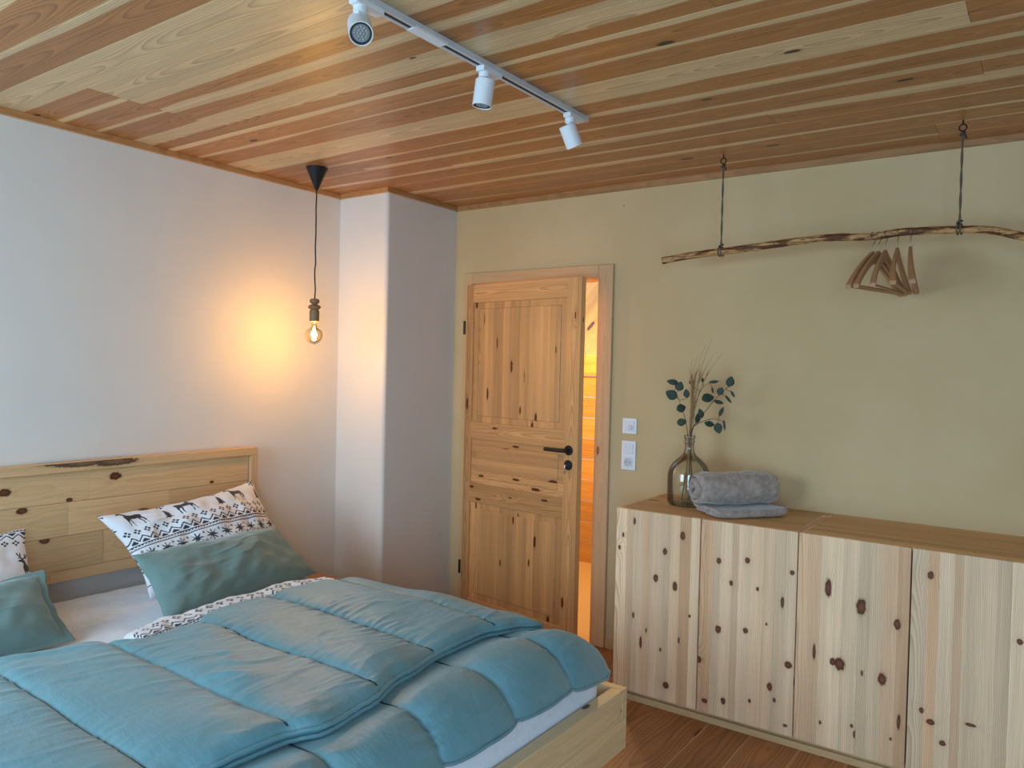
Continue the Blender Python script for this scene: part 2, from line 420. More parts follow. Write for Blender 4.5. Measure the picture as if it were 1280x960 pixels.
# window in the wall behind the camera
def window(name, a0, a1, WZ0):
    wn = tag(empty(name, ((a0+a1)/2, YF-.1, WZ0)), kind='structure')
    w = WB(); hx = (a1-a0)/2; H = WZ1-WZ0
    for lo, hi, g in (((-hx, -.03, 0), (-hx+.06, .03, H), 'z'), ((hx-.06, -.03, 0), (hx, .03, H), 'z'), ((-.04, -.03, .06), (.04, .03, H-.06), 'z'),
                      ((-hx+.06, -.03, 0), (hx-.06, .03, .06), 'x'), ((-hx+.06, -.03, H-.06), (hx-.06, .03, H), 'x')):
        w.board(lo, hi, g)
    w.done('window_frame', M_case, wn)
    link('window_glass', box((-hx+.05, -.004, .05), (hx-.05, .004, H-.05)), thin_glass('window glass', (.97, .98, .98, 1)), wn)
window('window_1', WX0, WX1, WZ0); window('window_2', VX0, VX1, VZ0); H = WZ1-WZ0
# chimney breast, softly rounded corner
bm = bmesh.new(); r = .022; pts = [(XL-.02, CY), (CX-r, CY)]
for k in range(1, 8): a = -PI/2 + k*PI/16; pts.append((CX-r+r*math.cos(a), CY+r+r*math.sin(a)))
pts += [(CX, CY+r), (CX, YB+.02), (XL-.02, YB+.02)]
lo_ = [bm.verts.new((px, py, -.02)) for px, py in pts]; hi_ = [bm.verts.new((px, py, ZC+.01)) for px, py in pts]
n = len(pts)
for k in range(n): bm.faces.new((lo_[k], lo_[(k+1) % n], hi_[(k+1) % n], hi_[k]))
bm.faces.new(lo_[::-1]); bm.faces.new(hi_)
struct('wall_chimney', bm, M_white_wall, smooth=False)
# ceiling trims
def trim(name, lo, hi, g):
    w = WB(); w.board(lo, hi, g); o = w.done(name, M_trim, bevel=.002); tag(o, kind='structure')
trim('trim_1', (XL, YF, 2.437), (XL+.018, CY, ZC), 'y')
trim('trim_2', (XL, CY-.018, 2.437), (CX+.018, CY, ZC), 'x')
trim('trim_3', (CX, CY, 2.437), (CX+.018, YB, ZC), 'y')
trim('trim_4', (CX, YB-.018, 2.437), (XR, YB, ZC), 'x')
w = WB(); w.board((-1.953, YB-.012, 0), (-1.634, YB, .05), 'x'); tag(w.done('baseboard_back', M_case), kind='structure')

# ------------------------------------------------------------------ DOOR + hall
fr = tag(empty('door_frame', ((DX0+DX1)/2, YB, 0)), kind='structure'); fr.name = 'trim_5'
cx = (DX0+DX1)/2
w = WB(); w.board((-2.967-cx, -.02, 0), (DX0+.02-cx, 0, 2.053-.0), 'z'); w.done('casing', M_case, fr, bevel=.004)
w = WB(); w.board((DX1-.01-cx, -.02, 0), (-1.955-cx, 0, 2.053), 'z'); w.done('casing', M_case, fr, bevel=.004)
w = WB(); w.board((DX0+.02-cx, -.0198, DZ-.012), (DX1-.01-cx, 0, 2.053), 'x'); w.done('casing', M_case, fr, bevel=.003)
w = WB(); w.board((DX0-cx, -.0195, 0), (DX0+.018-cx, .135, DZ), 'z'); w.done('jamb', M_case, fr)
w = WB(); w.board((DX1-.02-cx, .0, 0), (DX1-cx, .135, DZ), 'z'); w.done('jamb', M_case, fr)
w = WB(); w.board((DX1-.034-cx, .045, 0), (DX1-.02-cx, .135, DZ-.02), 'z'); w.done('door_stop', M_case, fr)
w = WB(); w.board((DX0+.018-cx, 0, DZ-.02), (DX1-.02-cx, .135, DZ), 'x'); w.done('jamb', M_case, fr)
link('strike_plate', box((DX1-.0215-cx, .012, .93), (DX1-.019-cx, .034, 1.13)), plain('grey steel', (120, 112, 104), .4, .9), fr)
link('door_seal', box((DX1-.026-cx, .036, 0), (DX1-.02-cx, .0445, DZ-.03)), plain('brown seal', (82, 44, 26), .8), fr)

HX, HY, ANG, LW = -2.912, 3.648, math.radians(-8.0), .868
dr = tag(empty('door_1', (HX, HY, .008), ANG), kind='structure')
TH = .04; LH = 1.968
sw_ = .092
def prt(name, lo, hi, g, cross=None, lam=None, bev=.002, mat=None):
    w = WB()
    if lam: w.lamella(lo, hi, g, cross, lam)
    else: w.board(lo, hi, g, cross)
    return w.done(name, mat or M_door, dr, bevel=bev)
f0, f1 = -TH/2, TH/2
prt('stile', (0, f0, 0), (sw_*.62, f1, LH), 'z')
prt('stile', (LW-sw_, f0, 0), (LW, f1, LH), 'z')
xa, xb = sw_*.62, LW-sw_
prt('rail', (xa, f0, 1.862), (xb, f1, LH), 'x')
prt('rail', (xa, f0, 1.058), (xb, f1, 1.156), 'x')
prt('rail', (xa, f0, .682), (xb, f1, .792), 'x')
prt('rail', (xa, f0, 0), (xb, f1, .105), 'x')
def panel(z0, z1, g):
    # sunken edge, raised field with a thin routed line
    ins = .045; W_ = [R.uniform(.028, .055) for _ in range(40)]; T_ = [R.random() for _ in range(41)]; H_ = [R.random() for _ in range(41)]
    cr_ = 'x' if g == 'z' else 'z'; iz = ins*.8; e = ins if g == 'z' else iz
    w = WB(); w.lamella((xa, f0+.009, z0), (xb, f1-.009, z1), g, cr_, [e]+W_, tones=[T_[0]]+T_, hues=[H_[0]]+H_); w.done('panel_edge', M_door, dr, bevel=.002)
    w = WB(); w.lamella((xa+ins, f0+.003, z0+iz), (xb-ins, f1-.003, z1-iz), g, cr_, W_, tones=T_, hues=H_); w.done('panel', M_door, dr, bevel=.0055)
panel(1.156, 1.862, 'z'); panel(.792, 1.058, 'x'); panel(.105, .682, 'z')
# handle, lock, key, hinges
bm = bmesh.new(); RM = Matrix.Rotation(PI/2, 4, 'X')
hz, hxx = 1.052, LW-.058
Mh = Matrix.Translation((hxx, f0, hz)) @ RM
add_lathe(bm, [(.0265, 0), (.0265, .006), (.024, .009), (.011, .009), (.010, .040)], 32, Mh)
add_tube(bm, smooth_path([(hxx, f0-.035, hz), (hxx-.012, f0-.048, hz), (hxx-.04, f0-.052, hz), (hxx-.125, f0-.052, hz)], 5), .0098, 14)
link('handle', bm, M_black, dr, smooth=True).modifiers.new('e', 'EDGE_SPLIT')
bm = bmesh.new(); add_lathe(bm, [(.0265, 0), (.0265, .006), (.024, .009), (.004, .009)], 32, Matrix.Translation((hxx, f0, hz-.078)) @ RM)
link('lock_rosette', bm, M_black, dr)
bm = bmesh.new(); add_box(bm, (hxx-.0015, f0-.03, hz-.083), (hxx+.0015, f0-.008, hz-.073)); add_tube(bm, [(hxx, f0-.03, hz-.075), (hxx, f0-.031, hz-.09), (hxx-.003, f0-.029, hz-.125)], .004, 8)
link('key', bm, M_steel, dr, bevel=.0006)
for z in (1.715, .28):
    bm = bmesh.new(); add_lathe(bm, [(.006, 0), (.0075, .002), (.0075, .078), (.006, .08)], 12, Matrix.Translation((-.008, f0-.008, z-.04)))
    link('hinge', bm, M_black, dr, smooth=False)
link('latch', box((LW-.001, -.008, hz-.1), (LW+.0015, .008, hz+.06)), M_steel, dr)
# hall behind the door
w = WB(); z = 0; i = 0
while z < 1.45:
    w.board((-5.6, 5.2, z+.001), (XR, 5.22, z+.158), 'x', 'z'); z += .16
w.board((-5.6, 5.185, 1.44), (XR, 5.205, 1.47), 'x')
tag(w.done('wall_hall', M_hall, bevel=.003), kind='structure')
w = WB(); Ms = Matrix.Translation((0, 5.22, 1.44)) @ Matrix.Rotation(math.radians(-52), 4, 'X')
x = -5.6
while x < XR:
    w.board((x+.001, -.02, 0), (x+.139, 0, 2.4), 'z', 'x', mat=Ms @ Matrix.Rotation(math.radians(0), 4, 'Y')); x += .14
tag(w.done('ceiling_hall', M_hall, bevel=.003), kind='structure')
w = WB()
y = YB+.13
w.board((-5.6, YB+.131, .0), (-5.58, 5.2, 2.6), 'y', 'z')
tag(w.done('wall_hall_side', M_hall, bevel=.003), kind='structure')
struct('floor_hall', box((-5.6, YB+.0, -.02), (XR, 5.3, .003)), M_hall)
struct('wall_hall_front', box((XL-2.5, YB+.11, -.05), (XL-.05, YB+.13, 2.9)), M_white_wall)
struct('wall_hall_upper', box((XL-2.5, YB+.1, ZC), (XR, YB+.13, 3.4)), M_white_wall)

# ------------------------------------------------------------------ SIDEBOARD (two cabinets on a plinth)
KN = [  # (height above door bottom, across, half height, half width)
 [(.70, .035, .011, .005), (.768, .09, .016, .006), (.735, .175, .0, .0), (.64, .018, .010, .006), (.70, .235, .0, 0), (.735, .32, .017, .011), (.655, .24, .015, .010), (.53, .20, .016, .011), (.51, .29, .019, .011),
  (.28, .315, .012, .004), (.29, .16, .010, .004), (.23, .135, .026, .006), (.345, .095, .012, .005), (.07, .26, .014, .014), (.395, .36, .006, .006), (.22, .23, .008, .005)],
 [(.655, .08, .013, .010), (.675, .20, .012, .010), (.57, .135, .011, .008), (.565, .245, .008, .006), (.655, .38, .009, .009), (.53, .345, .022, .007), (.365, .085, .016, .012), (.385, .20, .012, .010),
  (.43, .285, .006, .004), (.22, .005, .014, .010), (.285, .375, .014, .014), (.07, .115, .014, .010), (.18, .305, .017, .010), (.13, .325, .009, .006), (.10, .225, .008, .006), (.05, .035, .01, .012), (.04, .37, .006, .008)],
 [(.62, .115, .034, .012), (.57, .235, .031, .017), (.50, .405, .0, .0), (.53, .36, .020, .011), (.335, .165, .024, .020), (.338, .140, .014, .011), (.315, .315, .023, .014), (.32, .245, .010, .004), (.09, .10, .008, .004),
  (.36, .07, .030, .006), (.17, .375, .026, .006), (.10, .35, .006, .004), (.08, .225, .014, .004), (.11, .215, .007, .005)],
 [(.73, .06, .014, .010), (.55, .335, .010, .009), (.235, .045, .010, .007), (.20, .075, .010, .014), (.225, .20, .006, .016), (.135, .115, .010, .010), (.06, .30, .012, .008)],
]
def cabinet(x0, units, label, kn):
    D = .528; yf = 3.167; H0, H1 = .045, .867
    rx = x0; root = empty('sideboard_cabinet', (rx, yf, H0)); tag(root, label, 'cabinet', 'pine cabinets of the sideboard')
    W = .803; h = H1-H0; t = .018
    w = WB(); w.lamella((0, 0, 0), (t, D-.018, h), 'z', 'y', [.06, .05]); w.done('side_panel', M_side, root)
    w = WB(); w.lamella((W-t, 0, 0), (W, D-.018, h), 'z', 'y', [.06, .05]); w.done('side_panel', M_side, root)
    w = WB(); w.lamella((t+.0006, 0, h-t), (W-t-.0006, D-.018, h-.0005), 'x', 'y', [.055, .07, .04]); w.done('top_panel', M_sidetop, root)
    w = WB(); w.lamella((t, 0, .0), (W-t, D-.018, t), 'x', 'y', [.06, .05]); w.done('bottom_panel', M_side, root)
    w = WB(); w.lamella((t, D-.03, t), (W-t, D-.02, h-t), 'z', 'x', [.08, .07]); w.done('back_panel', M_side, root)
    for j in range(2):
        kk = [(z, x_, rz, rx_, 0) for (z, x_, rz, rx_) in kn[j] if rz > 0]
        mt = make_wood('pine door panel', **{**PINE, 'knots': kk})
        w = WB(); dw = .398; dx = .001+j*(dw+.005)
        w.lamella((dx, -.018, .002), (dx+dw, -.0005, h-.001), 'z', 'x', [.052, .036, .047, .03, .058, .041, .044, .05], tones=[R.random() for _ in range(9)], hues=[R.choice([0, .1, .3, .9, .6]) for _ in range(9)])
        w.done('door', mt, root, bevel=.0018)
    return root
cabinet(-1.631, 2, 'pale knotty pine two-door cabinet under the glass vase', KN[:2])
cabinet(-.826, 2, 'pale knotty pine two-door cabinet at the right end, nothing on top', KN[2:])
pl = empty('cabinet_plinth', (-.83, 3.4, 0)); tag(pl, 'low pale wooden plinth under the row of pine cabinets', 'plinth')
w = WB(); w.board((-.801, -.238, .0), (.808, -.218, .027), 'x'); w.done('front_rail', M_case, pl)
w = WB(); w.board((-.801, -.218, .0), (.808, -.20, .0448), 'x'); w.done('inner_rail', M_case, pl)
w = WB(); w.board((-.801, .24, .0), (.808, .26, .0448), 'x'); w.done('back_rail', M_case, pl)
w = WB(); w.board((-.801, -.2, .0), (-.781, .24, .0448), 'y'); w.done('end_rail', M_case, pl)

# ------------------------------------------------------------------ VASE
VX, VY, VZ = -1.408, 3.435, .8672
s = M_glass = thin_glass('green tinted glass', (.975, .985, .965, 1))
bm = bmesh.new()
outer = [(.030, .012), (.07, .006), (.084, .0), (.093, .006), (.097, .022), (.098, .09), (.097, .145), (.091, .170), (.076, .195), (.055, .215), (.034, .232), (.024, .248), (.021, .268), (.021, .290), (.0255, .294), (.0255, .300), (.0215, .303), (.0215, .309), (.0265, .313), (.0265, .324), (.023, .327)]
inner = [(r-.0035, z+(.004 if i < 4 else 0)) for i, (r, z) in enumerate(outer)][::-1]
add_lathe(bm, outer+inner, 48, cap=False)
bm.faces.new([v for v in bm.verts][:48][::-1]); 
vs = [v for v in bm.verts][-48:]; bm.faces.new(vs)
va = link('glass_vase', bm, M_glass, smooth=True); va.location = (VX, VY, VZ)
tag(va, 'clear greenish glass demijohn vase with narrow neck on the pine sideboard', 'vase')
NECK = Vector((VX, VY, VZ+.32))
def leafmat(name, c1, c2):
    s = NT(name); tc = s.n('ShaderNodeTexCoord').outputs['Object']; f = s.noise(tc, 25, 2)
    s.bsdf(s.mix(f, lin(c1), lin(c2)), .6, 0, .3); return s.m
M_leaf = leafmat('eucalyptus leaf', (30, 46, 38), (66, 84, 68)); M_stem = plain('brown stem', (74, 52, 38), .8)
M_grass = leafmat('dried grass', (176, 146, 104), (148, 112, 76))
def add_leaf(bm, c, d, nrm, L, W):
    d = d.normalized(); nrm = (nrm-d*nrm.dot(d)).normalized(); sd = d.cross(nrm); n = 8; top = []; bot = []
    rows = []
    for i in range(n+1):
        t = i/n; wd = W*.5*(math.sin(PI*t**.85)**.75 if 0 < t < 1 else .02); bend = -.18*L*(t-.5)**2
        row = []
        for k in (-1, -.5, 0, .5, 1):
            row.append(c + d*((t-.5)*L) + sd*(wd*k) + nrm*(bend + .12*wd*abs(k)))
        rows.append(row)
    for off, flip in ((.0004, 0), (-.0004, 1)):
        V = [[bm.verts.new(p+nrm*off) for p in r] for r in rows]
        for a, b in zip(V, V[1:]):
            for k in range(4):
                q = (a[k], a[k+1], b[k+1], b[k]); bm.faces.new(q[::-1] if flip else q)
        (bot if flip else top).extend(V)
    per = lambda V: [r[0] for r in V] + [r[-1] for r in V[::-1]]
    A, Bq = per(top), per(bot); m_ = len(A)
    for k in range(m_): bm.faces.new((A[k], A[(k+1) % m_], Bq[(k+1) % m_], Bq[k]))
def Q(cx_, cy_, Y): return atY(760+cx_/3.43, 400+cy_/3.43, Y)
tocam = (CAM-NECK).normalized()
sprays = [
 ('leafy eucalyptus sprig leaning left in the glass vase', [(338, 486, 3.435), (332, 430, 3.43), (318, 385, 3.42), (302, 335, 3.41), (285, 300, 3.40)],
  [(277, 266, 52, 26, 170, 3.40), (307, 284, 44, 40, 70, 3.41), (272, 320, 58, 44, 150, 3.39), (337, 315, 40, 30, 100, 3.44), (314, 378, 44, 38, 20, 3.41), (316, 438, 44, 34, 10, 3.42)], -.012),
 ('tall eucalyptus sprig reaching up right in the glass vase', [(342, 486, 3.44), (375, 440, 3.43), (415, 395, 3.42), (455, 345, 3.41), (490, 310, 3.40), (515, 285, 3.39)],
  [(524, 264, 46, 36, 75, 3.39), (482, 305, 36, 30, 60, 3.40), (428, 334, 58, 42, 15, 3.40), (475, 352, 44, 18, -15, 3.42), (516, 340, 48, 12, -50, 3.42), (535, 318, 34, 12, -60, 3.43), (398, 400, 44, 26, 110, 3.43)], .0),
 ('low eucalyptus sprig drooping right in the glass vase', [(346, 486, 3.43), (362, 465, 3.42), (395, 440, 3.40), (440, 425, 3.39), (475, 428, 3.38), (495, 440, 3.38)],
  [(436, 446, 48, 26, -10, 3.39), (473, 464, 48, 38, -80, 3.38), (499, 452, 46, 10, -85, 3.39), (486, 393, 46, 18, 65, 3.40), (385, 420, 50, 26, 80, 3.43)], .012),
 ('thin eucalyptus sprig behind the dried grass in the glass vase', [(338, 486, 3.45), (360, 410, 3.46), (385, 330, 3.47), (410, 285, 3.47), (440, 268, 3.46)],
  [(455, 265, 44, 14, 5, 3.46), (406, 258, 24, 14, 100, 3.48), (357, 265, 26, 20, 90, 3.47), (448, 300, 32, 10, 100, 3.46)], .004)]
for lab, st, lv, dx in sprays:
    root = empty('eucalyptus_sprig', (VX+dx, VY, VZ+.012)); tag(root, lab, 'eucalyptus sprig')
    o = root.location
    P = [Vector((VX+dx*2.2, VY+dx, VZ+.02)), Vector((VX+dx*.8, VY, VZ+.2)), NECK+Vector((dx*.6, 0, -.02))] + [Q(*p) for p in st[1:]]
    bm = bmesh.new(); sp_ = smooth_path(P, 6); add_tube(bm, [p-o for p in sp_], lambda t, i: .0024*(1-.6*t), 6)
    lb = bmesh.new()
    for (a, b, L, W_, ang, Y) in lv:
        c = Q(a, b, Y); an = math.radians(ang); d = rt*math.cos(an)+up*math.sin(an)
        L *= .00106; W_ *= .00106
        add_leaf(lb, c-o, d+tocam*R.uniform(-.3, .3), tocam+Vector((R.uniform(-.5, .5), R.uniform(-.5, .5), R.uniform(-.2, .5))), L, W_)
        near = min(sp_[18:], key=lambda p: (p-(c-d*L*.5)).length); e0 = c-d*L*.5 if (c-d*L*.5-near).length < (c+d*L*.5-near).length else c+d*L*.5
        add_tube(bm, smooth_path([near-o, (near*.5+e0*.5)-o+Vector((0, 0, -.004)), e0-o], 3), .0011, 5)
    link('stem', bm, M_stem, root, smooth=True); link('leaves', lb, M_leaf, root, smooth=True)
for gi, (a, b, Y) in enumerate([(445, 82, 3.43), (416, 108, 3.45), (490, 142, 3.42), (361, 172, 3.46), (452, 150, 3.44), (385, 150, 3.43), (398, 190, 3.44), (380, 230, 3.45)]):
    root = empty('dried_grass_stem', (VX, VY, VZ+.012))
    tag(root, 'thin tan dried grass stem standing among the sprigs in the vase', 'dried grass', 'dried grass stems in the vase'); o = root.location
    tip = Q(a, b, Y); nk = NECK+Vector((R.uniform(-.012, .008), R.uniform(-.01, .01), 0)); mid = Q(352+(a-352)*.22+R.uniform(-6, 8), 330, Y)
    P = smooth_path([Vector((VX+R.uniform(-.03, .02), VY+R.uniform(-.02, .02), VZ+.02)), nk, mid, (mid+tip)/2+Vector((-.008, 0, .01)), tip], 8)
    bm = bmesh.new(); add_tube(bm, [p-o for p in P], lambda t, i: .0016*(1-.75*t)+.0002, 5); link('stem', bm, M_grass, root, smooth=True)
    bm = bmesh.new()
    for k in range(26):
        t = R.uniform(.32, .72); p = P[int(t*(len(P)-1))]; d = (P[min(int(t*(len(P)-1))+3, len(P)-1)]-p).normalized()
        e = p+d*R.uniform(.03, .06)+Vector((R.uniform(-.010, .010), R.uniform(-.010, .010), 0))
        add_tube(bm, [p-o, (p*.5+e*.5)-o+Vector((R.uniform(-.003, .003), 0, 0)), e-o], lambda t, i: .0013*(1-t)+.0003, 4)
    link('seed_head', bm, M_grass, root)

# ------------------------------------------------------------------ ROLLED BLANKET
def mfab(name, c1, c2, rough=.9, sheen=.5, scale=30, fine=700, bstr=.3):
    s = NT(name); tc = s.n('ShaderNodeTexCoord').outputs['Object']
    a = s.noise(tc, scale, 4, .6); b = s.noise(tc, fine, 2)
    s.bsdf(s.mix(s.ramp(a, .35, .65), lin(c1), lin(c2)), rough, 0, .25, s.math('ADD', s.math('MULTIPLY', a, 1.5), b), bstr, .003, sheen); return s.m
M_blank = mfab('grey plush', (154, 138, 128), (178, 162, 150), sheen=.6, scale=45)
root = empty('rolled_blanket', (-1.165, 3.375, .868), math.radians(50)); tag(root, 'rolled grey plush blanket lying beside the glass vase', 'blanket')
path = []
N = 150; turns = 2.6
for i in range(N):
    t = i/(N-1); a = -PI*.5 + (turns*2*PI)*(1-t) ; r_ = .086 - .028*turns*(1-t)
    if r_ < .012: continue
    path.append(Vector((r_*math.cos(a)*1.02, r_*math.sin(a)*.93)))
# direction: outer end at bottom, then the tail runs flat to +y(back) and folds to the front underneath
path = path[::1]
tail = [Vector((-.03, -.081)), Vector((-.07, -.080)), Vector((-.105, -.079)), Vector((-.128, -.082)), Vector((-.125, -.094)), Vector((-.08, -.0965)), Vector((0, -.0965)), Vector((.06, -.0965))]
cyl = path
zc_ = .1075
def section(pl, th):
    n = len(pl); L_ = []; Rr = []
    for i, p in enumerate(pl):
        d = (pl[min(i+1, n-1)]-pl[max(i-1, 0)]).normalized(); nn = Vector((-d.y, d.x)); L_.append(p+nn*th); Rr.append(p-nn*th)
    return L_ + Rr[::-1]
def extrude(pl, th, x0, x1, nx, name, wob=.006, sk=0, cone=0):
    sec = section(pl, th); bm = bmesh.new(); rings = []
    for i in range(nx+1):
        t = i/nx; x = x0+(x1-x0)*t; ring = []
        e = min(t, 1-t); sc = 1-.10*math.exp(-e*18)
        for j, p in enumerate(sec):
            q = Vector((x, p.x*sc, zc_+p.y*sc))
            nz = noise.noise(Vector((x*14, p.x*22, p.y*22)))
            q += Vector((0, p.x, p.y)).normalized()*nz*wob
            q.x += noise.noise(Vector((p.x*30, p.y*30, i/nx*2)))*.012
            if cone and t < .25: q.x -= cone*max(0, 1-p.length/.085)*(1-t/.25)
            q.y += sk*math.sin(t*PI)
            q.z = max(q.z, .0005+.0008)
            ring.append(bm.verts.new(q))
        rings.append(ring)
    m_ = len(sec)
    for a, b in zip(rings, rings[1:]):
        for k in range(m_): bm.faces.new((a[k], a[(k+1) % m_], b[(k+1) % m_], b[k]))
    h = m_//2
    for ring, fl in ((rings[0], 1), (rings[-1], 0)):
        for k in range(h-1):
            q = (ring[k], ring[k+1], ring[m_-2-k], ring[m_-1-k]); bm.faces.new(q if fl else q[::-1])
    bmesh.ops.recalc_face_normals(bm, faces=bm.faces[:])
    return link(name, bm, M_blank, root, smooth=True)
extrude(path, .0092, -.18, .18, 44, 'roll', wob=.008, cone=.045)
tp = [Vector(p) for p in ((.055, -.078), (.02, -.083), (-.03, -.084), (-.075, -.083), (-.105, -.080), (-.122, -.084), (-.122, -.094), (-.105, -.098), (-.05, -.0985), (.03, -.0985), (.06, -.0985))]
tp = [Vector((p.x, p.y)) for p in smooth_path([Vector((p.x, p.y, 0)) for p in tp], 4)]
extrude(tp, .0078, -.16, .19, 36, 'folded_end', wob=.004)

for (loc, rot, lab) in ((Vector(atY(780, 257, YB)), Matrix.Rotation(PI/2, 4, 'X'), 'tiny dark nail head in the ochre wall above the door corner'),
                        (Vector((CX, 3.587, .472)), Matrix.Rotation(PI/2, 4, 'Y'), 'tiny dark nail head low in the side of the white chimney breast')):
    bm = bmesh.new(); add_lathe(bm, [(.0012, -.01), (.0012, .002), (.0032, .002), (.0030, .0032), (.001, .0036)], 12, rot)
    o = link('wall_nail', bm, M_iron); o.location = loc; tag(o, lab, 'nail')
# ------------------------------------------------------------------ SWITCHES
def wallplate(name, x0, z0, w_, h, parts, label, cat):
    root = empty(name, (x0, YB, z0)); tag(root, label, cat)
    bm = box((0, -.009, 0), (w_, 0, h)); link('cover_frame', bm, M_switch, root, bevel=.002)
    return root
r1 = wallplate('thermostat', -1.881, 1.158, .081, .081, 0, 'square white wall thermostat with a round dial above the switch', 'thermostat')
link('face', box((.012, -.0125, .012), (.069, -.009, .069)), M_switch_in, r1, bevel=.001)
bm = bmesh.new(); add_lathe(bm, [(.0135, 0), (.0135, .004), (.012, .005), (.003, .005)], 28, Matrix.Translation((.048, -.0125, .034)) @ RM); link('dial', bm, plain('dial grey', (205, 208, 206), .4), r1)
r2 = wallplate('switch_and_socket', -1.883, .968, .081, .152, 0, 'white double wall plate with a rocker switch above a power socket', 'switch and socket')
link('rocker', box((.012, -.0135, .083), (.069, -.009, .140)), M_switch_in, r2, bevel=.001)
bm = box((.012, -.0115, .012), (.069, -.009, .069)); link('socket_face', bm, M_switch_in, r2, bevel=.001)
bm = bmesh.new(); add_lathe(bm, [(.0215, 0), (.0215, .0035), (.0195, .0035), (.0185, .0008), (.002, .0008)], 32, Matrix.Translation((.0405, -.0115, .0405)) @ RM)
link('socket_well', bm, plain('socket shade', (196, 198, 200), .5), r2)
for dx in (-.0095, .0095):
    bm = bmesh.new(); add_lathe(bm, [(.0026, 0), (.0026, .0012)], 12, Matrix.Translation((.0405+dx, -.0122, .0405)) @ RM); link('contact_hole', bm, M_plug, r2)

# ------------------------------------------------------------------ BRANCH, ROPES, HANGERS
bp = [(828, 326), (860, 320), (905, 314), (950, 308), (1000, 301), (1040, 297), (1090, 296), (1130, 290), (1195, 287), (1240, 288), (1280, 296)]
BP = [atY(px, py, 3.38 + .012*math.sin(i*1.7)) for i, (px, py) in enumerate(bp)] + [Vector((0.02, 3.37, 1.965)), Vector((.12, 3.38, 1.90))]
bpath = smooth_path(BP, 10)
s = NT('peeled bark'); tc = s.n('ShaderNodeTexCoord').outputs['Object']
st_ = s.vmath('MULTIPLY', tc, (7, 45, 45)); a = s.noise(st_, 1.0, 4, .6); b = s.noise(s.vmath('MULTIPLY', tc, (30, 160, 160)), 1.0, 3)
c_ = s.mix(s.ramp(a, .44, .56), lin((98, 58, 30)), lin((196, 148, 92))); c_ = s.mix(s.ramp(b, .5, .72), c_, lin((62, 36, 20)))
s.bsdf(c_, .55, 0, .35, s.math('ADD', a, b), .7, .006); M_bark = s.m
bm = bmesh.new()
o0 = BP[0]
add_tube(bm, [p-o0 for p in bpath], lambda t, i: (lambda k, t=t, i=i: (.0158-.002*t)*(1+.16*noise.noise(Vector((i*.35, k*.9, 3)))+.10*noise.noise(Vector((i*.09, 7, k*.3))))), 16)
br = link('hanging_branch', bm, M_bark, smooth=True); br.location = o0
tag(br, 'peeled crooked wooden branch hung level below the ceiling as a clothes rail', 'branch')
def branch_at(x): return min(bpath, key=lambda p: abs(p.x-x))
for (px, py, lab) in ((905, 195, 'knotted grey rope with eye screw holding up the left end of the branch'), (1204, 152, 'knotted grey rope with eye screw holding up the right side of the branch')):
    hk = atZ(px, py, 2.46); hk.y = 3.38; b_ = branch_at(hk.x)
    root = empty('hanging_rope', (hk.x, 3.38, ZC)); tag(root, lab, 'rope', 'ropes that carry the branch'); o = root.location
    bm = bmesh.new(); add_tube(bm, [(0, 0, 0.0), (0, 0, -.016)], .0028, 8)
    add_tube(bm, [(math.sin(t)*.0125, 0, -.028+math.cos(t)*.0125) for t in [k*2*PI/24 for k in range(25)]], .0026, 8, cap=False)
    link('eye_screw', bm, M_iron, root, smooth=True)
    L = o.z-b_.z; zc2 = -L
    bm = bmesh.new()
    for sgn in (-1, 1):
        add_tube(bm, smooth_path([(sgn*.001, .004, -.040)]+[(sgn*.0022*math.cos(q*.9), sgn*.0022*math.sin(q*.9), -.06-(L-.09)*q/14) for q in range(15)], 4), .0027, 6)
    for sgn in (-.006, .006):
        add_tube(bm, [(sgn+.002*math.sin(t), math.sin(t)*.0195, zc2+math.cos(t)*.0200) for t in [k*2*PI/20 for k in range(21)]], .0030, 6, cap=False)
    link('cord', bm, M_rope, root, smooth=True)
    mk = plain('dark rope knot', (70, 58, 46), .95)
    bm = bmesh.new(); add_tube(bm, smooth_path([(-.004, .004, -.043), (.007, .002, -.046), (.003, -.006, -.050), (-.007, 0, -.053), (0, .006, -.057), (.009, -.002, -.058), (.012, -.004, -.070)], 5), .0042, 8)
    link('knot', bm, mk, root, smooth=True)
    bm = bmesh.new(); add_tube(bm, smooth_path([(-.006, .004, zc2+.034), (.007, .004, zc2+.032), (.006, -.006, zc2+.028), (-.007, -.005, zc2+.025), (-.006, .005, zc2+.022), (.006, .004, zc2+.020)], 5), .0036, 8)
    link('knot', bm, mk, root, smooth=True)
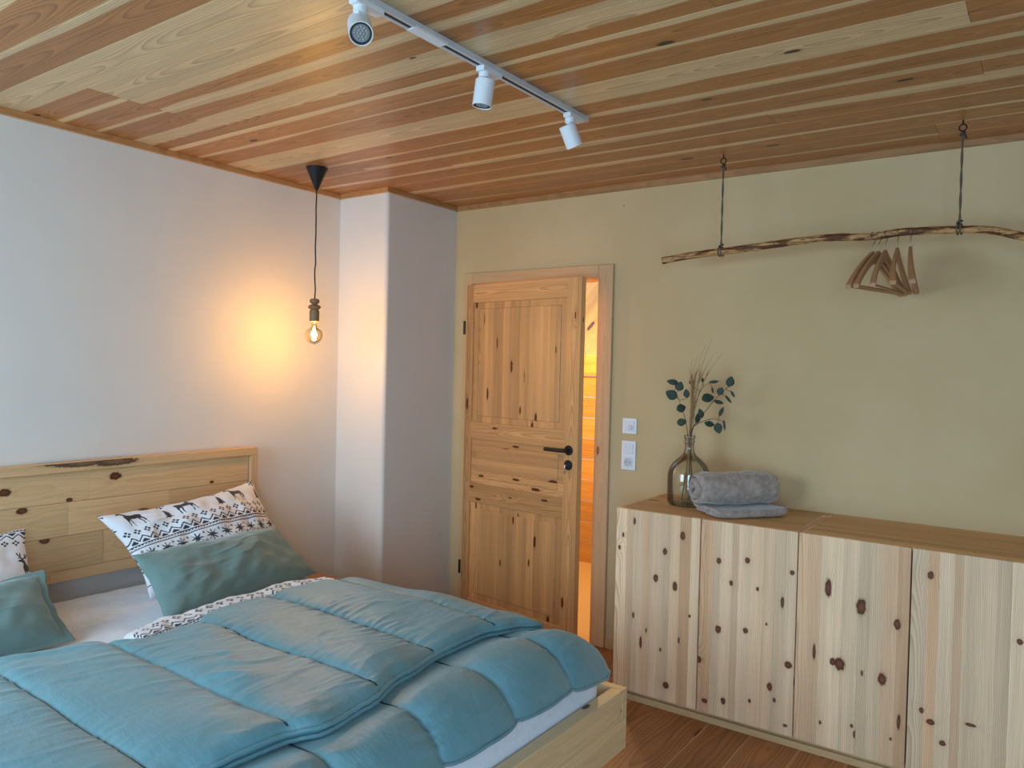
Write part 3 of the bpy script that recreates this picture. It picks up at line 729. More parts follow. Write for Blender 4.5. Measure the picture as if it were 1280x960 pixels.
def make_hanger():
    root = empty('clothes_hanger')
    w = WB(); bmh = w.bm; rings = []
    n = 26
    for i in range(n+1):
        t = -1+2*i/n; a = abs(t); y = .215*t*(1-.03*a)
        z = -.006 - .02*a**1.3 - .118*a**1.25
        h = .038-.020*a+.010*math.exp(-(a/.10)**2); th = .0065+.006*a**2.5
        sl = math.atan2(.16*a**.25, 1)*(1 if t > 0 else -1)
        ring = []
        for (sy, sz) in ((-1, -1), (1, -1), (1, 1), (-1, 1)):
            ring.append(bmh.verts.new((th*sy + .018*a*a, y, z-.018+sz*h/2)))
        rings.append(ring)
    for i, (a_, b_) in enumerate(zip(rings, rings[1:])):
        for k in range(4):
            w.face([a_[k], a_[(k+1) % 4], b_[(k+1) % 4], b_[k]], [(i*.017, .0), (i*.017, .03), (i*.017+.017, .03), (i*.017+.017, 0)], [0, 1, 1, 0], .3, (0, 0), .5, .5)
    w.face(rings[0][::-1], [(0, 0), (0, .02), (.02, .02), (.02, 0)], [0, 1, 1, 0], .3, (0, 0), .5, .5)
    w.face(rings[-1], [(0, 0), (0, .02), (.02, .02), (.02, 0)], [0, 1, 1, 0], .3, (0, 0), .5, .5)
    w.done('shoulder_arm', M_hang, root, bevel=.004, seg=3)
    w = WB(); w.board((.012, -.195, -.164), (.022, .195, -.154), 'y'); w.done('trouser_bar', M_hang, root, bevel=.003)
    bm = bmesh.new(); P = [(0, 0, -.01), (0, 0, .022), (0, .004, .028)]
    for k in range(0, 13):
        a = math.radians(-60+k*21); P.append((0, .0215*math.cos(a)+.0, .052+.0215*math.sin(a)))
    add_tube(bm, smooth_path(P, 3), .0018, 8); link('hook', bm, M_steel, root, smooth=True)
    return root
hl = [(1092, 'leftmost beech clothes hanger on the branch, turned towards the room'), (1099, 'beech clothes hanger second from the left, almost hidden behind the leftmost one'),
      (1108, 'middle one of the five beech clothes hangers on the branch'), (1123, 'beech clothes hanger second from the right on the branch, nearly edge on'), (1139, 'rightmost beech clothes hanger on the branch, seen edge on')]
ang = [-17, -15, -6, 1, 6]
proto = make_hanger()
for i, ((px, lab), an) in enumerate(zip(hl, ang)):
    o = proto if i == 0 else copy_tree(proto)
    x_ = atY(px, 290, 3.38).x; b_ = branch_at(x_)
    o.location = (x_, b_.y, b_.z+.0155+.0012-.0735); o.rotation_euler = (0, 0, math.radians(an))
    tag(o, lab, 'clothes hanger', 'beech clothes hangers on the branch')

# ------------------------------------------------------------------ TRACK LIGHT
TX, TY0, TY1 = -1.535, .9, 2.612
root = empty('light_track', (TX, TY1, ZC)); tag(root, 'long white ceiling light track carrying three spotlights', 'light track')
L = TY1-TY0
bm = bmesh.new()
add_box(bm, (-.0175, -L, -.019), (-.008, 0, -.0005)); add_box(bm, (.008, -L, -.019), (.0175, 0, -.0005)); add_box(bm, (-.0085, -L, -.004), (.0085, 0, -.0005))
link('rail', bm, M_track, root, bevel=.0008)
link('slot', box((-.0081, -L+.002, -.016), (.0081, -.03, -.0042)), M_slot, root)
link('end_cap', box((-.018, -.03, -.0198), (.018, .002, -.0003)), M_track, root, bevel=.001)
link('connector', box((-.0181, -.98, -.0202), (.0181, -.84, -.012)), M_white, root, bevel=.001)
def spot(y, aim, lab, first=None):
    root = empty('spotlight', (TX, y, ZC-.019)); tag(root, lab, 'spotlight', 'white track spotlights')
    link('adapter', box((-.016, -.05, -.014), (.016, .05, .004)), M_white, root, bevel=.002)
    bm = bmesh.new(); add_lathe(bm, [(.019, -.030), (.019, -.012)], 28, Matrix.Translation((-.004, -.02, 0))); add_box(bm, (-.012, -.034, -.034), (.004, -.006, -.012)); link('swivel', bm, M_white, root, bevel=.001)
    piv = Vector((-.004, -.02, -.066)); aim = Vector(aim).normalized()
    bm = bmesh.new(); add_box(bm, (-.011, -.028, -.074), (-.004, -.012, -.030)); 
    link('bracket', bm, M_white, root, bevel=.0015)
    q = aim.to_track_quat('Z', 'Y').to_matrix().to_4x4()
    Mh = Matrix.Translation(piv + aim*.012) @ q
    r_ = .0315
    bm = bmesh.new(); add_lathe(bm, [(.004, -.0425), (r_-.003, -.0425), (r_, -.040), (r_, .042), (r_-.0025, .042), (r_-.0032, .036), (.004, .0355)], 40, Mh); link('housing', bm, M_white, root, smooth=True).modifiers.new('e', 'EDGE_SPLIT')
    bm = bmesh.new(); add_lathe(bm, [(r_-.0032, .0362), (r_-.0032, .0395), (r_-.008, .0395), (r_-.0085, .0367)], 36, Mh, cap=False); link('lens_ring', bm, M_slot, root)
    bm = bmesh.new()
    add_lathe(bm, [(r_-.0083, .0362), (.002, .0366)], 30, Mh)
    for rr_, nn in ((0, 1), (.0085, 6), (.0165, 12)):
        for k in range(nn):
            a = 2*PI*k/nn; bmesh.ops.create_icosphere(bm, subdivisions=1, radius=.0036, matrix=Mh @ Matrix.Translation((rr_*math.cos(a), rr_*math.sin(a), .037)))
    link('lens', bm, M_lens, root)
    return root
spot(1.46, (.62, -.50, -.66), 'white cylinder spotlight nearest the camera with its lens facing the room')
spot(2.0, (-.10, -.06, -1), 'white cylinder spotlight in the middle of the ceiling track')
spot(2.53, (.20, .50, -1), 'white cylinder spotlight at the far end of the ceiling track')

# ------------------------------------------------------------------ PENDANT
PX, PY = -3.062, 2.595
root = empty('pendant_lamp', (PX, PY, ZC)); tag(root, 'bare globe bulb pendant lamp on a black cord above the bedside', 'pendant lamp')
bm = bmesh.new(); add_lathe(bm, [(.053, -.0005), (.053, -.006), (.050, -.010), (.010, -.105), (.004, -.112)], 40); link('ceiling_canopy', bm, M_black, root, smooth=True).modifiers.new('e', 'EDGE_SPLIT')
bm = bmesh.new(); P = [(0, 0, -.105)] + [(.0022*math.sin(k*1.9), .0015*math.cos(k*2.3), -.11-k*.045) for k in range(1, 12)] + [(0, 0, -.655)]
add_tube(bm, smooth_path(P, 4), .0032, 8); link('cord', bm, M_cord, root, smooth=True)
w = WB()
prof = [(.004, -.652), (.018, -.653), (.0235, -.659), (.0245, -.666), (.0225, -.673), (.014, -.678), (.014, -.681), (.026, -.686), (.0315, -.693), (.0315, -.697), (.026, -.703), (.0205, -.707), (.0205, -.710), (.0245, -.713), (.0245, -.765), (.010, -.766)]
n = 32; rings = [[w.bm.verts.new((r*math.cos(2*PI*k/n), r*math.sin(2*PI*k/n), z)) for k in range(n)] for r, z in prof]
for ia, (a, b) in enumerate(zip(rings, rings[1:])):
    for k in range(n):
        za, zb = prof[ia][1], prof[ia+1][1]
        w.face([a[k], a[(k+1) % n], b[(k+1) % n], b[k]], [(za, k*.005), (za, k*.005+.005), (zb, k*.005+.005), (zb, k*.005)], [.5]*4, .2, (0, 0), .5, .5)
w.face(rings[-1], [(0, 0)]*n, [.5]*n, .2, (0, 0), .5, .5); w.face(rings[0], [(0, 0)]*n, [.5]*n, .2, (0, 0), .5, .5)
o = w.done('lamp_holder', M_socket, root, bevel=0)
M_bulb = thin_glass('amber glass', (1.0, .90, .62, 1), .15)
bm = bmesh.new(); zc3 = -.834; rb = .0455
prof = [(.012, -.7665), (.0135, -.782)]
for k in range(2, 19): a = k*PI/19; prof.append((rb*math.sin(a)+.0, zc3+rb*math.cos(a)*1.02))
prof = [(.012, -.767), (.0135, -.785), (.0185, -.797)] + [p for p in prof[2:] if p[1] < -.803] + [(.001, zc3-rb*1.02)]
bmb = add_lathe(bm, prof, 36); link('bulb_glass', bm, M_bulb, root, smooth=True)
bm = bmesh.new()
for k in range(6):
    a = k*PI/3; add_tube(bm, [(.003*math.cos(a), .003*math.sin(a), -.80), (.0095*math.cos(a), .0095*math.sin(a), -.825), (.0095*math.cos(a), .0095*math.sin(a), -.855), (.003*math.cos(a+.5), .003*math.sin(a+.5), -.862)], .0011, 6)
link('filament', bm, emit('glowing filament', (1, .62, .22, 1), 120), root, smooth=True)
ld = bpy.data.lights.new('bulb_light', 'POINT'); ld.energy = 9; ld.color = (1, .50, .11); ld.shadow_soft_size = .018
lo = bpy.data.objects.new('bulb_light', ld); col.objects.link(lo); lo.location = (PX, PY, ZC-.836)

# ------------------------------------------------------------------ BED
XH, XF, YR, YLB = -3.42, -1.222, 2.476, .56   # wall side, foot, right, left
bed = empty('bed', ((XH+XF)/2, (YR+YLB)/2, 0)); tag(bed, 'low pine double bed with plank headboard and boxy floating frame', 'bed')
bo = bed.location
def bb(name, boards, mat=M_bed, bev=.002):
    w = WB()
    for (lo, hi, g) in boards:
        w.board(tuple(a-b for a, b in zip(lo, bo)), tuple(a-b for a, b in zip(hi, bo)), g)
    return w.done(name, mat, bed, bevel=bev)
zm = .258
bb('foot_rail', [((XF-.045, YLB, zm+.001), (XF, YR-.036, .366), 'y'), ((XF-.045, YLB, .15), (XF, YR, zm), 'y')], bev=.0025)
bb('side_rail', [((XH+.1, YR-.035, zm+.001), (XF, YR, .366), 'x'), ((XH+.1, YR-.035, .15), (XF-.046, YR, zm), 'x')], bev=.0025)
bb('side_rail', [((XH+.1, YLB-.001, .15), (XF-.046, YLB+.035, .366), 'x')], bev=.0025)
bb('plinth', [((XH+.3, YLB+.2, 0), (XF-.25, YR-.2, .05), 'x'), ((XH+.35, YLB+.25, .05), (XF-.3, YR-.25, .149), 'x')])
bb('slatted_base', [((XH+.12+k*.16, YLB+.035, .18), (XH+.2+k*.16, YR-.036, .2), 'y') for k in range(13)])
# headboard: planks inside a projecting frame
hd = WB(); Z0, Z1 = .553, 1.05; xf = XH+.045
def hb(lo, hi, g, **k): hd.board(tuple(a-b for a, b in zip(lo, bo)), tuple(a-b for a, b in zip(hi, bo)), g, **k)
rows = [(.945, 1.008, [YLB+.03, 1.30, 2.455]), (.85, .945, [YLB+.03, 1.34, 1.665, 2.455]), (.735, .85, [YLB+.03, 1.58, 2.04, 2.455]), (.59, .735, [YLB+.03, 1.0, 1.74, 2.455]), (Z0, .59, [YLB+.03, 1.5, 2.455])]
rows = [(.885, 1.012, [YLB+.03, 1.31, 1.655, 2.45]), (.745, .884, [YLB+.03, 1.57, 2.02, 2.45]), (.602, .744, [YLB+.03, 1.0, 1.715, 2.45]), (Z0, .601, [YLB+.03, 1.5, 2.45])]
for z0, z1, ys in rows:
    for a, b in zip(ys, ys[1:]): hb((XH, a+.0003, z0), (xf+R.uniform(-.001, .001), b-.0003, z1-.0005), 'y')
hd.done('headboard_planks', M_head, bed, bevel=.0012)
w = WB(); w.board((XH-bo.x, YLB-bo.y, 1.013), (XH+.065-bo.x, YR+.008-bo.y, 1.052), 'y', 'z', off=0, seed=.4, tone=.6)
M_cap = make_wood('stone pine with wane', (218, 178, 130), (174, 128, 82), (226, 190, 144), knotc=(92, 70, 50), ring=.010, ringamp=.32, knot_p=.1, kcell=(3, 6), krad=.08, rough=.6,
                  knots=[(.10, .012, .11, .013, 0), (.24, .008, .10, .016, 0), (.03, .020, .10, .010, 0)])
w.done('headboard_cap', M_cap, bed, bevel=.002)
bb('headboard_side', [((XH, YR-.024, .2), (XH+.065, YR+.008, 1.0125), 'z')], M_head)
bb('headboard_side', [((XH, YLB, .2), (XH+.065, YLB+.03, 1.0125), 'z')], M_head)
bb('headboard_base', [((XH+.0, YLB+.04, .15), (XH+.03, YR-.03, .37), 'y')], M_head)
# nightstand
ns = empty('nightstand', (-3.195, 2.63, 0)); tag(ns, 'small low pine bedside shelf between the bed and the chimney corner', 'nightstand')
w = WB(); w.board((-.22, -.135, .345), (.225, .15, .37), 'x', 'y'); w.done('top', M_trim, ns)
w = WB(); w.board((-.22, -.135, .05), (-.2, .15, .345), 'z', 'y'); w.done('side_panel', M_bed, ns)
w = WB(); w.board((.2, -.135, .05), (.22, .15, .345), 'z', 'y'); w.done('side_panel', M_bed, ns)
w = WB(); w.board((-.2, -.13, .05), (.2, .145, .07), 'x', 'y'); w.done('shelf', M_bed, ns)
for a in (-.2, .2):
    for b in (-.11, .125):
        w = WB(); w.board((a-.015, b-.015, 0), (a+.015, b+.015, .05), 'z'); w.done('leg', M_bed, ns)

# mattress
def fbm(p, o=3):
    return noise.fractal(Vector(p), .6, 2.0, o)
def superbox(lo, hi, r, nx, ny, nz, disp=None):
    """rounded box with even grid on every face"""
    bm = bmesh.new(); bmesh.ops.create_cube(bm, size=2); 
    bm.free(); bm = bmesh.new(); vd = {}
    def V(i, j, k):
        key = (i, j, k)
        if key in vd: return vd[key]
        p = Vector((lo[0]+(hi[0]-lo[0])*i/nx, lo[1]+(hi[1]-lo[1])*j/ny, lo[2]+(hi[2]-lo[2])*k/nz))
        c = Vector([min(max(p[q], lo[q]+r[q]), hi[q]-r[q]) for q in range(3)])
        d = p-c
        if d.length > 1e-6:
            dn = Vector([d[q]/r[q] for q in range(3)]); mx = max(abs(x) for x in dn); u_ = dn.normalized()*mx
            p = c + Vector([u_[q]*r[q] for q in range(3)])
        if disp: p = disp(p, i, j, k)
        vd[key] = bm.verts.new(p); return vd[key]
    for i in range(nx):
        for j in range(ny):
            bm.faces.new((V(i, j, 0), V(i, j+1, 0), V(i+1, j+1, 0), V(i+1, j, 0))); bm.faces.new((V(i, j, nz), V(i+1, j, nz), V(i+1, j+1, nz), V(i, j+1, nz)))
    for i in range(nx):
        for k in range(nz):
            bm.faces.new((V(i, 0, k), V(i+1, 0, k), V(i+1, 0, k+1), V(i, 0, k+1))); bm.faces.new((V(i, ny, k), V(i, ny, k+1), V(i+1, ny, k+1), V(i+1, ny, k)))
    for j in range(ny):
        for k in range(nz):
            bm.faces.new((V(0, j, k), V(0, j, k+1), V(0, j+1, k+1), V(0, j+1, k))); bm.faces.new((V(nx, j, k), V(nx, j+1, k), V(nx, j+1, k+1), V(nx, j, k+1)))
    return bm
def mdisp(p, i, j, k):
    q = Vector(p); q += Vector((0, 0, 1))*.006*fbm((p.x*3, p.y*3, p.z*2)); 
    if p.x > -1.4: q.x += .010*(1-((p.z-.40)/.14)**2)
    # soft creases near the head end
    if p.x < -2.9: q.z += .005*noise.noise(Vector((p.x*6+p.y*14, p.y*9-p.x*20, 0)))
    return q
bm = superbox((-3.33, .6, .2), (-1.285, 2.425, .505), (.10, .10, .06), 90, 90, 12, mdisp)
ma = link('mattress', bm, M_sheet, smooth=True); tag(ma, 'mattress in a white fitted sheet lying inside the pine bed frame', 'mattress')
bm = superbox((-3.33, 1.49, .2), (-1.285, 1.51, .3), (.001, .001, .001), 2, 1, 1); bm.free()

# ------------------------------------------------------------------ quilted bedspread
s = NT('teal quilt fabric'); tc = s.n('ShaderNodeTexCoord').outputs['Object']
a = s.noise(tc, 6, 4, .6); b = s.noise(tc, 900, 2)
cr_ = s.noise(s.vmath('MULTIPLY', tc, (20, 55, 30)), 1.0, 5, .65)
cc = s.mix(s.ramp(a, .3, .7), lin((104, 152, 161)), lin((98, 144, 154)))
s.bsdf(cc, .38, 0, .6, s.math('ADD', s.math('MULTIPLY', cr_, 2.0), s.math('MULTIPLY', b, .1)), .3, .005, .25); M_quilt = s.m
M_pipe = plain('dark teal thread', (30, 46, 54), .8)
SEAMS = [.30, .59, .88, 1.175, 1.47, 1.78, 2.08, 2.38]
def puff(y, h=1.0):
    for a, b in zip(SEAMS, SEAMS[1:]):
        if a <= y <= b:
            t = abs(2*(y-a)/(b-a)-1); return (1-t**3.0)**.5, min(y-a, b-y)
    return 0, 0
def ridge(v): return 1-abs(2*v)
def wrinkle(x, y, ds, amp=1.0):
    n_ = noise.noise
    wx = x + .02*n_(Vector((x*7, y*7, 2.2)))
    loc = max(0, n_(Vector((x*3.5, y*2.5, 5)))+.35)
    g = .0085*max(0, ridge(n_(Vector((wx*30, y*4, 1.3))))-.35)*math.exp(-ds*17)*loc*1.6     # gathers at the seam
    m_ = max(0, n_(Vector((x*1.9, y*2.2, 7.7)))-.02)*1.6
    p = (x*.93-y*.36); q = (x*.36+y*.93)
    g += .022*m_*max(0, ridge(n_(Vector((p*7.5, q*2.2, 4.1))))-.45)**2          # long folds
    m2 = max(0, n_(Vector((x*2.6+9, y*3.2, 1.7)))-.05)*1.8
    g += .010*m2*max(0, ridge(n_(Vector((p*13+3, q*7, 9.1))))-.4)
    g += .0010*n_(Vector((x*40, y*24, 9)))
    g += .011*n_(Vector((x*2.7, y*3.1, 2)))
    return g*amp
def build_grid(bm, pts):
    V = [[bm.verts.new(p) for p in r] for r in pts]
    for a, b in zip(V, V[1:]):
        for k in range(len(a)-1): bm.faces.new((a[k], b[k], b[k+1], a[k+1]))
    return V
bq = empty('quilted_bedspread', (-1.8, 1.4, .6)); tag(bq, 'teal blue quilted bedspread spread over the bed and folded back', 'bedspread'); qo = bq.location
def interp(T_, v):
    if v <= T_[0][0]: return T_[0][1]
    for (a, b), (c, d) in zip(T_, T_[1:]):
        if v <= c:
            t = (v-a)/(c-a); t = t*t*(3-2*t); return b+(d-b)*t
    return T_[-1][1]
XHEM = [(.3, -1.55), (.89, -1.50), (1.0, -1.46), (1.15, -1.452), (1.25, -1.415), (1.4, -1.435), (1.6, -1.49), (1.8, -1.525), (2.0, -1.525), (2.15, -1.49), (2.26, -1.45)]
XFOLD = [(.3, -2.46), (.94, -2.42), (1.08, -2.37), (1.28, -2.26), (1.42, -2.27), (1.55, -2.35), (2.02, -2.35), (2.15, -2.30), (2.4, -2.26)]
YEND = 2.27
# lower layer ----------------------------------------------------
def drape(s_, flat, R_, maxa):
    """arc length -> (horizontal, drop, slope angle)"""
    if s_ <= flat: return s_, 0, 0
    a = (s_-flat)/R_
    if a <= maxa: return flat+R_*math.sin(a), R_*(1-math.cos(a)), a
    e = s_-flat-R_*maxa
    return flat+R_*math.sin(maxa)+e*math.cos(maxa), R_*(1-math.cos(maxa))+e*math.sin(maxa), maxa
X0 = -2.0
def lower_pt(u_, v_, off=0):
    # u_: arc length along x from X0 ; v_: arc length along y from .3
    hx_, dz, ax = drape(u_, .60, .20, 1.35)
    hy_, dzy, ay = drape(v_, 1.84, .22, 1.3)
    y_eq = .3+v_
    pf, ds = puff(min(y_eq, 2.379))
    z = .594
    x_, y_ = X0+hx_, .3+hy_
    nrm = Vector((math.sin(ax), math.sin(ay), math.cos(ax)*math.cos(ay))).normalized()
    if dz > 0 and dzy > 0: dzt = max(dz, dzy)+.45*min(dz, dzy)
    else: dzt = dz+dzy
    edge = min(1, (ULEN-u_)/.10); edge = max(0, edge)**.5
    A = .036*pf*(.45+.55*edge)
    near = 1/(1+math.exp(-(x_-interp(XHEM, y_eq)-.075)/.022))   # squashed under the flap
    A = A*(.08+.92*near)
    wr = wrinkle(X0+u_, y_eq, ds)*(.2+.8*near)
    return Vector((x_, y_, z-dzt)) + nrm*(A+wr+off) , nrm
ULEN = .60+.20*1.02+.012; VLEN = 2.38-.3
nu, nv = 150, 300
def hemlen(v_):
    y_ = .3+v_; pf, ds = puff(min(y_, 2.379))
    return ULEN + .018*pf - .012 + .012*noise.noise(Vector((y_*5, 0, 3)))+.015*max(0, min(1, (y_-2.0)/.1)) - .06*max(0, (y_-2.27)/.1)**2
bm = bmesh.new(); top = []; bot = []
for i in range(nu+1):
    rt_, rb_ = [], []
    for j in range(nv+1):
        v_ = VLEN*j/nv; u_ = hemlen(v_)*i/nu
        p, nn = lower_pt(u_, v_); e = min(1, min(i/3, (nu-i)/3, j/3, (nv-j)/3))
        q, _ = lower_pt(u_, v_); 
        rt_.append(p-qo); 
        hx_, dz, ax = drape(u_, .60, .20, 1.35); 
        base = p - nn*(.004+.016*e*puff(min(.3+v_, 2.379))[0])
        rb_.append(base-qo)
    top.append(rt_); bot.append(rb_)
A_ = build_grid(bm, top); B_ = build_grid(bm, bot)
def per(V): return [V[0][k] for k in range(len(V[0]))] + [V[i][-1] for i in range(1, len(V))] + [V[-1][k] for k in range(len(V[0])-2, -1, -1)] + [V[i][0] for i in range(len(V)-2, 0, -1)]
pa, pb = per(A_), per(B_)
for k in range(len(pa)): bm.faces.new((pa[k], pb[k], pb[(k+1) % len(pa)], pa[(k+1) % len(pa)]))
hem_pts = [top[-1][j] for j in range(0, nv+1, 2)]; side_pts = [top[i][-1] for i in range(nu, -1, -2)]
bmesh.ops.recalc_face_normals(bm, faces=bm.faces[:])
link('foot_section', bm, M_quilt, bq, smooth=True)
bm = bmesh.new(); add_tube(bm, hem_pts, .0052, 8); add_tube(bm, side_pts, .0052, 8); link('hem', bm, M_quilt, bq, smooth=True)
# flap -----------------------------------------------------------
def flap_pt(a, b, side):
    # a 0 fold .. 1 hem ; b 0..1 across
    v_ = (YEND-.3)*b; y_eq = .3+v_
    x_ = interp(XFOLD, y_eq)*(1-a)+interp(XHEM, y_eq)*a
    y_ = y_eq + .03*math.sin(x_*9)*max(0, (b-.85)/.15)
    if b > .97: pass
    # the right edge sinks over the mattress edge at the head side
    dr_ = max(0, y_-2.02)**2*1.1*(1-a*.6)
    pf, ds = puff(y_eq)
    eb = min(1, (1-b)/.03); ea = min(1, (1-a)/.035); ef = min(1, a/.05)
    rnd = (1-(1-max(0, eb))**2)**.5*(1-(1-max(0, ea))**2)**.5
    rndf = (1-(1-ef)**2)**.5
    zt = .634 + (.024*pf*(.30+.70*min(1, (1-a)/.10)) + wrinkle(x_, y_eq, ds))*(.3+.7*ef)
    zt += .012*noise.noise(Vector((x_*4, y_*5, 8)))
    low = .610
    under = 1/(1+math.exp(-(x_+2.03)/.025))
    tall = 1/(1+math.exp((y_-1.285)/.006))
    zb = (.509*tall+.603*(1-tall))*(1-under)+.603*under
    zb = min(zb, zt-.01)
    if side: # underside, follows the foot section
        if under > .5:
            zb = max(zb, zt-.05)
        return Vector((x_+(.012 if a > .99 else 0)*0, y_, zb-dr_*.8))
    z = zb + (zt-zb)*max(.0, min(rnd, 1))*1.0
    z = max(zb, zt-.05 if under > .5 else zb); z = z + (zt-z)*(.45+.55*rnd)*(.25+.75*rndf)
    return Vector((x_, y_, z-dr_))
nu, nv = 230, 330
bm = bmesh.new()
ga = [1-(1-i/nu)**1.35 for i in range(nu+1)]
top = [[flap_pt(a, j/nv, 0)-qo for j in range(nv+1)] for a in ga]
bot = [[flap_pt(a, j/nv, 1)-qo for j in range(nv+1)] for a in ga]
A_ = build_grid(bm, top); B_ = build_grid(bm, bot); pa, pb = per(A_), per(B_)
for k in range(len(pa)): bm.faces.new((pa[k], pb[k], pb[(k+1) % len(pa)], pa[(k+1) % len(pa)]))
bmesh.ops.recalc_face_normals(bm, faces=bm.faces[:])
link('folded_flap', bm, M_quilt, bq, smooth=True)
bm = bmesh.new()
h1 = [top[-1][j]+Vector((.004, 0, .001)) for j in range(0, nv+1, 2)]; h2 = [(top[-1][j]*.25+bot[-1][j]*.75)+Vector((.005, 0, -.001)) for j in range(0, nv+1, 2)]
r1_ = [top[i][-1]+Vector((0, .003, 0)) for i in range(nu, -1, -2)]
for P in (h1, h2, r1_):
    add_tube(bm, [p+Vector((.0015*noise.noise(Vector((k*.9, 0, 1))), 0, .0025*noise.noise(Vector((k*.7, 4, 1))))) for k, p in enumerate(P)], lambda t, i: .0062*(1+.2*noise.noise(Vector((i*1.3, 2, 2)))), 8)
link('piped_edge', bm, M_quilt, bq, smooth=True)
# stitched seams (dark thread lines in the valleys)
bm = bmesh.new()
for sy in SEAMS[1:-1]:
    if sy < YEND-.03:
        b = (sy-.3)/(YEND-.3); add_tube(bm, [flap_pt(a, b, 0)-qo+Vector((0, 0, .0012)) for a in [k/90 for k in range(1, 90)]], .0031, 6)
    P = []
    for k in range(70):
        hl_ = hemlen(sy-.3); P.append(lower_pt(hl_*(.5+.5*k/69)-.002, sy-.3, .0012)[0]-qo)
    add_tube(bm, P, .0031, 6)
link('seam_stitching', bm, M_pipe, bq)

# ------------------------------------------------------------------ printed cotton
DEER = [(.30,.52),(.34,.60),(.33,.68),(.28,.72),(.20,.70),(.16,.73),(.20,.78),(.28,.80),(.33,.83),(.37,.80),(.42,.74),(.46,.64),(.56,.61),(.72,.61),(.84,.63),(.90,.60),(.93,.55),(.90,.50),(.90,.42),(.93,.30),(.90,.18),(.91,.02),(.88,.02),(.865,.18),(.86,.28),(.80,.38),(.79,.30),(.81,.18),(.78,.02),(.75,.02),(.765,.18),(.73,.30),(.72,.40),(.58,.38),(.46,.38),(.45,.22),(.46,.02),(.43,.02),(.415,.20),(.40,.34),(.36,.30),(.34,.18),(.30,.06),(.27,.07),(.31,.20),(.31,.34),(.30,.44)]
ANT = [((.30,.82),(.24,.92)),((.24,.92),(.26,1.04)),((.245,.93),(.16,.98)),((.16,.98),(.14,1.06)),((.27,.87),(.19,.87)),((.34,.82),(.42,.90)),((.42,.90),(.42,1.03)),((.42,.91),(.50,.97)),((.50,.97),(.53,1.05)),((.38,.86),(.46,.87))]
def in_poly(x, y, P):
    c = np.zeros(x.shape, bool); j = len(P)-1
    for i in range(len(P)):
        xi, yi = P[i]; xj, yj = P[j]
        if yi != yj:
            c ^= ((yi > y) != (yj > y)) & (x < (xj-xi)*(y-yi)/(yj-yi)+xi)
        j = i
    return c
def seg(x, y, a, b, w_):
    dx, dy = b[0]-a[0], b[1]-a[1]; t = np.clip(((x-a[0])*dx+(y-a[1])*dy)/(dx*dx+dy*dy), 0, 1)
    return (x-a[0]-t*dx)**2+(y-a[1]-t*dy)**2 < w_*w_
def star(x, y, r_):
    rr_ = np.hypot(x, y); th = np.arctan2(y, x); k = np.abs(((th/(PI/4)) % 1)-.5)*2      # 1 on the rays between
    return (rr_ < r_*(.35+.65*np.abs(np.cos(4*th))**3)) & ~((rr_ < r_*.9) & (np.abs(np.sin(4*th)) < .10) & (rr_ > r_*.18))
def flake(x, y, r_):
    o = np.zeros(x.shape, bool)
    for k in range(3):
        a = k*PI/3+PI/6; c, s_ = math.cos(a), math.sin(a); o |= seg(x, y, (-c*r_, -s_*r_), (c*r_, s_*r_), r_*.10)
        for q in (1, -1):
            for b in (.6, -.6): o |= seg(x, y, (q*c*r_*.55, q*s_*r_*.55), (q*r_*.55*c+q*.4*r_*math.cos(a+b), q*r_*.55*s_+q*.4*r_*math.sin(a+b)), r_*.09)
    return o
def tree(x, y, h):
    o = np.zeros(x.shape, bool)
    for k in range(4):
        y0_ = h*(.12+.2*k); w_ = h*(.34-.065*k); hh_ = h*.32
        o |= (y > y0_) & (y < y0_+hh_) & (np.abs(x) < w_*(1-(y-y0_)/hh_))
    return o | ((np.abs(x) < h*.045) & (y >= 0) & (y < h*.2))
